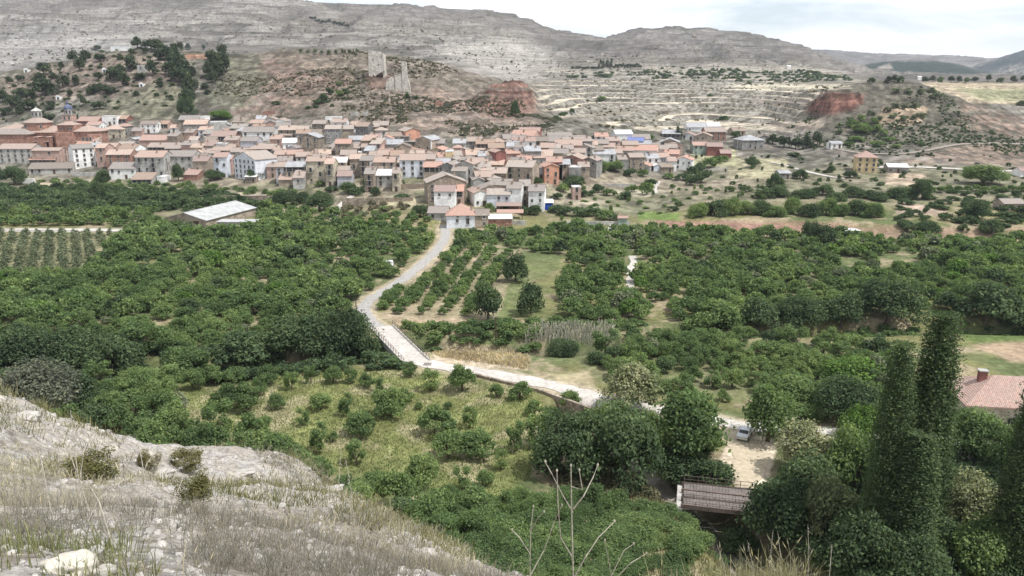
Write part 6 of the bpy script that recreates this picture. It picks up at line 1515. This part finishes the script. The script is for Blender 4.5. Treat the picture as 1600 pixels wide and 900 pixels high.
# loose limestone fragments
def stone_tpl(seed, sub=1):
    r = np.random.default_rng(seed); t = (1 + 5 ** .5) / 2
    v = np.array([(-1, t, 0), (1, t, 0), (-1, -t, 0), (1, -t, 0), (0, -1, t), (0, 1, t), (0, -1, -t), (0, 1, -t), (t, 0, -1), (t, 0, 1), (-t, 0, -1), (-t, 0, 1)], float); v /= np.linalg.norm(v[0])
    f = [(0, 11, 5), (0, 5, 1), (0, 1, 7), (0, 7, 10), (0, 10, 11), (1, 5, 9), (5, 11, 4), (11, 10, 2), (10, 7, 6), (7, 1, 8), (3, 9, 4), (3, 4, 2), (3, 2, 6), (3, 6, 8), (3, 8, 9), (4, 9, 5), (2, 4, 11), (6, 2, 10), (8, 6, 7), (9, 8, 1)]
    for _ in range(sub):
        V = [tuple(q) for q in v]; mp_ = {}; nf = []
        def mid(a, b):
            k = (min(a, b), max(a, b))
            if k not in mp_: m_ = (np.array(V[a]) + np.array(V[b])) / 2; V.append(tuple(m_ / np.linalg.norm(m_))); mp_[k] = len(V) - 1
            return mp_[k]
        for a, b, c in f: x, y, z = mid(a, b), mid(b, c), mid(c, a); nf += [(a, x, z), (b, y, x), (c, z, y), (x, y, z)]
        v = np.array(V); f = nf
    d = 1 + (fbm(v[:, 0] * 1.6 + seed, v[:, 1] * 1.6 + v[:, 2] * 1.3, 3, seed) - .5) * .9
    return v * d[:, None] * np.array([1, r.uniform(.7, .95), r.uniform(.5, .75)]), np.array(f)
ST = [stone_tpl(s, 0) for s in range(6)]
def in_slope(n, amin, amax, y0, y1, pw=1.0):
    a = rg.uniform(amin, amax, n); y = y0 * (y1 / y0) ** (rg.random(n) ** pw); return a * y, y
def crest_y(X, Y):   # is it on the viewer's side of the crest?
    a = X / Y; ca = np.array([x / y for x, y, z in crest]); cyy = np.array([y for x, y, z in crest]); o = np.argsort(ca); return Y < np.interp(a, ca[o], cyy[o]) + 1.2
X, Y = in_slope(8500, -.8, .1, 2.1, 26, .6); k = crest_y(X, Y) & (fbm(X / 2, Y / 2, 3, 97) > .42); X, Y = X[k], Y[k]; Z = fz(X, Y); Vs = []; Fs = []; off = 0
for x, y, z in zip(X, Y, Z):
    v, f = ST[rnd.randrange(6)]; s = .005 + .030 * rnd.random() ** 7 * (1 + y / 9) + .0009 * y; a = rnd.uniform(0, 6.28); c_, s_ = math.cos(a), math.sin(a)
    Vs.append(np.stack([(v[:, 0]*c_ - v[:, 1]*s_)*s + x, (v[:, 0]*s_ + v[:, 1]*c_)*s + y, v[:, 2]*s + z + s*.15], 1)); Fs.append(f + off); off += len(v)
def mk_stonem(nt):
    p = wpos(nt); f = noise(nt, p, 14, 6, .7); b = N(nt, 'ShaderNodeNewGeometry').outputs['Random Per Island']
    c = mixc(nt, 1.0, ramp(nt, f, [(.3, (.27, .25, .22)), (.6, (.46, .435, .40))]), ramp(nt, b, [(0, .65), (1, 1.15)]), 'MULTIPLY'); return princ(nt, c, .93, .1, f, .6, .02)
M_STONE = mat('limestone_fragments', mk_stonem)
o = add('rubble', mesh_np('rubble', np.vstack(Vs), np.vstack(Fs), M_STONE)); o['kind'] = 'stuff'; o['label'] = 'loose limestone fragments strewn over the near slope'; o['category'] = 'rubble'
def boulder(px, py, r, sc3, label, m):
    x, y, z, d = fgpt(px, py); v, f = stone_tpl(int(px), 3); o = add('boulder', mesh_np('boulder', v * np.array(sc3) * r, f, m, True), None, (x, y, z + r * .05), .4); o['label'] = label; o['category'] = 'boulder'
M_BOUL = mat('smooth_pale_boulder', lambda nt: princ(nt, mixc(nt, 1.0, ramp(nt, noise(nt, wpos(nt), 9, 7, .6), [(.3, (.44, .40, .33)), (.6, (.62, .58, .50))]), ramp(nt, noise(nt, wpos(nt), 30, 6, .7), [(.3, .75), (.6, 1.1)]), 'MULTIPLY'), .9, .1, noise(nt, wpos(nt), 22, 6, .7), .7, .02))
boulder(108, 893, .125, (1.0, .8, .85), 'pale rounded boulder half hidden in grass at the bottom left corner', M_BOUL)
boulder(162, 893, .05, (1, .9, 1), 'small grey stone touching the right side of the pale boulder', M_STONE)
for px, py, r, lab in ((660, 868, .16, 'angular white rock low on the crest of the slope'), (380, 740, .22, 'white rock on the crest right of the juniper'), (520, 762, .24, 'jagged pale rock where the crest turns down'), (40, 655, .24, 'white rock at the left end of the crest'), (255, 742, .2, 'white rock left of the tall juniper')):
    boulder(px, py, r, (1.2, .9, .8), lab, M_STONE)
# tufts of grass and twigs as one merged mesh of thin tapered blades per kind
def blades(name, X, Y, nb, h0, h1, w, spread, mcol, label, arch=.35, tr=.3, cat='grass', seeds=0.0):
    n = len(X); T = n * nb; Z = fz(X, Y); i = np.repeat(np.arange(n), nb); tr_ = .05 + .02 * Y[i]
    an = rg.uniform(0, 6.283, T); r0 = rg.random(T) * tr_; bx = X[i] + np.cos(an) * r0; by = Y[i] + np.sin(an) * r0; bz = Z[i] - .02
    hh = rg.uniform(h0, h1, T) * (.6 + .8 * rg.random(n)[i]); dr_ = an + rg.normal(0, .9, T); sp2 = rg.uniform(.1, 1, T) * spread * hh; dx = np.cos(dr_) * sp2; dy = np.sin(dr_) * sp2
    ww = w * rg.uniform(.6, 1.4, T) * (.55 + .075 * Y[i]); px_ = rg.uniform(0, 6.283, T); wx = np.cos(px_) * ww; wy = np.sin(px_) * ww
    P0 = np.stack([bx, by, bz], 1); P1 = P0 + np.stack([dx * .38, dy * .38, hh * .6], 1); P2 = P0 + np.stack([dx, dy, hh * (1 - arch * rg.random(T))], 1); Wd = np.stack([wx, wy, 0 * wx], 1)
    V = np.stack([P0 - Wd, P0 + Wd, P1 + Wd * .8, P1 - Wd * .8, P2 + Wd * .25, P2 - Wd * .25], 1).reshape(-1, 3); b = np.arange(T)[:, None] * 6
    Fq = np.concatenate([b + np.array([[0, 1, 2, 3]]), b + np.array([[3, 2, 4, 5]])]); 
    if seeds:
        k = rg.random(T) < seeds; q = P2[k]; m_ = len(q); s = ww[k][:, None] * 2.2; up = (P2[k] - P1[k]); up /= np.linalg.norm(up, axis=1)[:, None]; L_ = hh[k][:, None] * .16; side = np.stack([np.cos(px_[k]), np.sin(px_[k]), 0 * px_[k]], 1)
        V2 = np.stack([q - up * L_ * .5, q + side * s, q + up * L_, q - side * s], 1).reshape(-1, 3); Fq = np.concatenate([Fq, len(V) + np.arange(m_ * 4).reshape(m_, 4)]); V = np.vstack([V, V2])
    o = add(name, mesh_np(name, V, Fq, mat(name + '_m', mk_leaf(*mcol, tr)))); o['kind'] = 'stuff'; o['label'] = label; o['category'] = cat; return o
STRAWC = ((.28, .25, .19), (.37, .335, .26), (.46, .425, .34)); GREYC = ((.19, .175, .155), (.26, .24, .215), (.36, .335, .30)); GRNC = ((.16, .175, .085), (.23, .235, .125), (.36, .34, .21)); OLIVE = ((.10, .11, .055), (.15, .15, .075), (.21, .20, .11))
def pts(n, amin, amax, y0, y1, s, th, pw=.8):
    X, Y = in_slope(n, amin, amax, y0, y1, pw); k = crest_y(X, Y) & (fbm(X / (1 + Y * .1), Y / (1 + Y * .1), 3, s) > th); return X[k], Y[k]
blades('dry_grass', *pts(560, -.8, -.10, 2.7, 7, 101, .50), 20, .06, .17, .0021, .7, STRAWC, 'dry straw coloured grass over the near slope', seeds=.15)
blades('grey_twigs', *pts(750, -.8, .0, 3.2, 10, 103, .50), 34, .06, .18, .0020, 1.0, GREYC, 'grey dead twigs and thyme cushions on the near slope', .2)
blades('dry_twigs', *pts(700, -.45, .02, 2.6, 7, 121, .42), 30, .04, .13, .0018, 1.2, GREYC, 'low grey twigs and stubble at the bottom centre of the slope', .2)
blades('green_grass', *pts(130, -.8, -.52, 2.6, 4.6, 105, .50), 14, .06, .16, .0026, .6, GRNC, 'yellow green grass at the bottom left corner')
blades('tussocks', *pts(2800, -.8, -.05, 7, 26, 107, .52), 18, .05, .12, .0030, 1.2, STRAWC, 'straw tussocks dotted over the limestone crest', .3)
blades('thyme_cushions', *pts(3800, -.8, .02, 7, 26, 109, .50), 22, .04, .12, .0036, 1.2, GREYC, 'grey thyme cushions dotted over the limestone crest', .2)
blades('olive_tussocks', *pts(2000, -.8, .05, 9, 26, 111, .53), 22, .06, .18, .0036, 1.0, OLIVE, 'olive coloured cushions dotted over the limestone crest', .2)
blades('rim_grass', *pts(190, .20, .42, 6.0, 8.4, 113, .42), 12, .10, .36, .0026, .6, ((.18, .175, .11), (.26, .245, .16), (.37, .34, .25)), 'tall mixed grass along the slope rim at the bottom centre and right', seeds=.3)
X, Y = in_slope(1600, -.75, .02, 17, 27); ca = np.array([x / y for x, y, z in crest]); cyy = np.array([y for x, y, z in crest]); od = np.argsort(ca)
blades('crest_grass', *(lambda X, Y: (X, Y))(*(lambda a: (a, np.interp(a, ca[od], cyy[od]) + rg.uniform(-1.5, 1.0, len(a))))(rg.uniform(-.75, .0, 900))) if False else ((lambda a, y: (a * y, y))(*(lambda a: (a, np.interp(a, ca[od], cyy[od]) + rg.uniform(-1.6, .8, len(a))))(rg.uniform(-.72, -.1, 260)))), 20, .08, .28, .0030, .8, ((.20, .19, .11), (.30, .27, .18), (.42, .38, .28)), 'mixed dry grass along the crest of the rocky slope')
# junipers on the slope
for px, py, w, h, lab in ((302, 796, 58, 76, 'olive green juniper bush standing upright on the white slope'), (150, 756, 80, 62, 'dark olive juniper bush left of the upright one'), (236, 732, 34, 36, 'small juniper on the crest above the dark one'), (292, 736, 50, 40, 'low juniper on the crest behind the upright one')):
    x, y, z, d = fgpt(px, py); r = w * d / F / 2; h_ = h * d / F
    if 'jun' not in TPL:
        TPL['jun'] = []
        for v in range(3):
            V, Fq = crown_np(700 + v, 5200, .045, 26, 'vase', zk=1.4); TPL['jun'].append((None, None, mesh_np('juniper', V, Fq, mat('leaves_juniper', mk_leaf((.075, .075, .035), (.105, .105, .045), (.15, .14, .065), .15))), V, Fq))
    plant('jun', x, y, z - .05, r * 1.15, h_, 'juniper_bush', lab, 'bush')
# dry thistles and arching oat stalks in front of the orchards
M_STALK = mat('dry_stalk', mk_wall((.42, .38, .31), .2, 8))
def P3(px, py, Y): return Vector(P(px, py, Y))
def stalks(name, lines, Y0, rad, label, heads, cat):
    root = None; m = MB(); h = MB(); base = P3(*lines[0][0], Y0)
    for j, ln in enumerate(lines):
        pt = [P3(x, y, Y0 + .12 * math.sin(j * 2.1 + i)) - base for i, (x, y) in enumerate(ln)] if j else [P3(x, y, Y0) - base for x, y in ln]
        m.tube(pt, [rad * (1 - .55 * i / len(pt)) * (1 if j == 0 else .75) for i in range(len(pt))], 5)
        if heads:
            e = pt[-1]; mm = MB(); mm.lathe([(.001, -.012), (heads, -.004), (heads * 1.1, .008), (heads * .6, .02), (.001, .024)], 7); b = len(h.v); h.v += [tuple(Vector(v) + e) for v in mm.v]; h.f += [tuple(b + q for q in f) for f in mm.f]; h.m += mm.m
    r = m.build(name, M_STALK, None, tuple(base)); r['label'] = label; r['category'] = cat
    if heads: h.build('seed_head', M_STALK, r)
stalks('dry_thistle', [[(897, 960), (895, 880), (893, 800), (892, 728)], [(895, 800), (880, 775), (862, 740), (852, 722)], [(896, 795), (912, 775), (927, 745), (934, 727)], [(892, 760), (910, 765), (905, 735)], [(894, 870), (876, 840), (872, 790), (870, 736)], [(896, 905), (915, 870), (935, 840), (960, 815)]], 7.6, .010, 'tall bare forked thistle stalk in front of the brambles', .011, 'thistle')
stalks('dry_thistle', [[(829, 960), (828, 880), (829, 830), (833, 792)], [(829, 830), (840, 810), (850, 800)], [(828, 865), (812, 840), (800, 828)], [(828, 900), (850, 860), (866, 815), (878, 790)]], 7.9, .008, 'shorter bare thistle stalk left of the tall forked one', .009, 'thistle')
stalks('dry_thistle', [[(948, 960), (955, 900), (975, 860), (990, 850)], [(955, 900), (950, 870), (945, 845)], [(952, 915), (985, 880), (1010, 865)]], 7.8, .007, 'low bent thistle stalk right of the tall forked one', .009, 'thistle')
def oat(px, py, tx, ty, Y, lab):
    b = P3(px, py, Y); t = P3(tx, ty, Y + .2); m = MB(); c = (b + t) / 2 + Vector((0, 0, (t - b).length * .22)) ; pts_ = [b, b.lerp(c, .55) + Vector((0, 0, .02)), c, c.lerp(t, .6), t]; pts_ = [q - b for q in pts_]
    m.tube(pts_, [.0028, .0025, .002, .0016, .001], 4)
    for k in range(9):
        q = pts_[2].lerp(pts_[4], k / 9) if k else pts_[2]; e = q + Vector((rnd.uniform(-.02, .02), rnd.uniform(-.02, .02), -rnd.uniform(.01, .035))); m.tube([q, e], [.0035, .001], 4)
    o = m.build('oat_stalk', M_STALK, None, tuple(b)); o['label'] = lab; o['category'] = 'grass stalk'; o['group'] = 'arching oat stalks'
for i, (a, b, c, d, y) in enumerate(((128, 790, 110, 640, 4.2), (140, 800, 78, 655, 4.2), (120, 800, 150, 665, 4.4), (230, 770, 215, 690, 5), (135, 820, 205, 745, 3.6), (215, 780, 248, 700, 5), (80, 800, 60, 700, 4), (175, 850, 140, 760, 3.4), (260, 860, 285, 750, 4), (530, 880, 533, 700, 6), (560, 880, 540, 715, 6), (1220, 960, 1215, 830, 7), (1180, 960, 1168, 845, 7), (1195, 960, 1208, 828, 7.2), (1260, 960, 1262, 820, 6.6), (1290, 960, 1300, 850, 6.4), (1140, 960, 1120, 850, 7))):
    oat(a, b, c, d, y, ('arching dry oat stalk at the left, seen against the orchard' if a < 300 else 'upright dry seed stalk at the bottom, seen against the brambles'))

# ------------------------------------------------------------------ air
def mk_haze(nt): return N(nt, 'ShaderNodeVolumePrincipled', {'Color': (.80, .87, 1, 1), 'Density': .00007, 'Anisotropy': .2}).outputs[0]
hz = bpy.data.materials.new('haze'); hz.use_nodes = True; hz.node_tree.nodes.clear(); _o = hz.node_tree.nodes.new('ShaderNodeOutputMaterial'); hz.node_tree.links.new(mk_haze(hz.node_tree), _o.inputs[1])
zlo = float(Hh.min()) - 3; zhi = float(Hh.max()) + 20
o = MB().box(-7200, 7200, -60, 6700, min(zlo, -10), zhi).build('haze', hz); o['kind'] = 'stuff'; o['label'] = 'thin summer haze over the whole valley'; o['category'] = 'haze'
cy.volume_step_rate = 10; cy.volume_max_steps = 32

for o in COL.objects:
    w = str(o.get('label', '')).split()
    if len(w) > 16: print('LONG', o.name, o['label']); o['label'] = ' '.join(x for x in w if x not in ('faded', 'small', 'medium', 'one'))
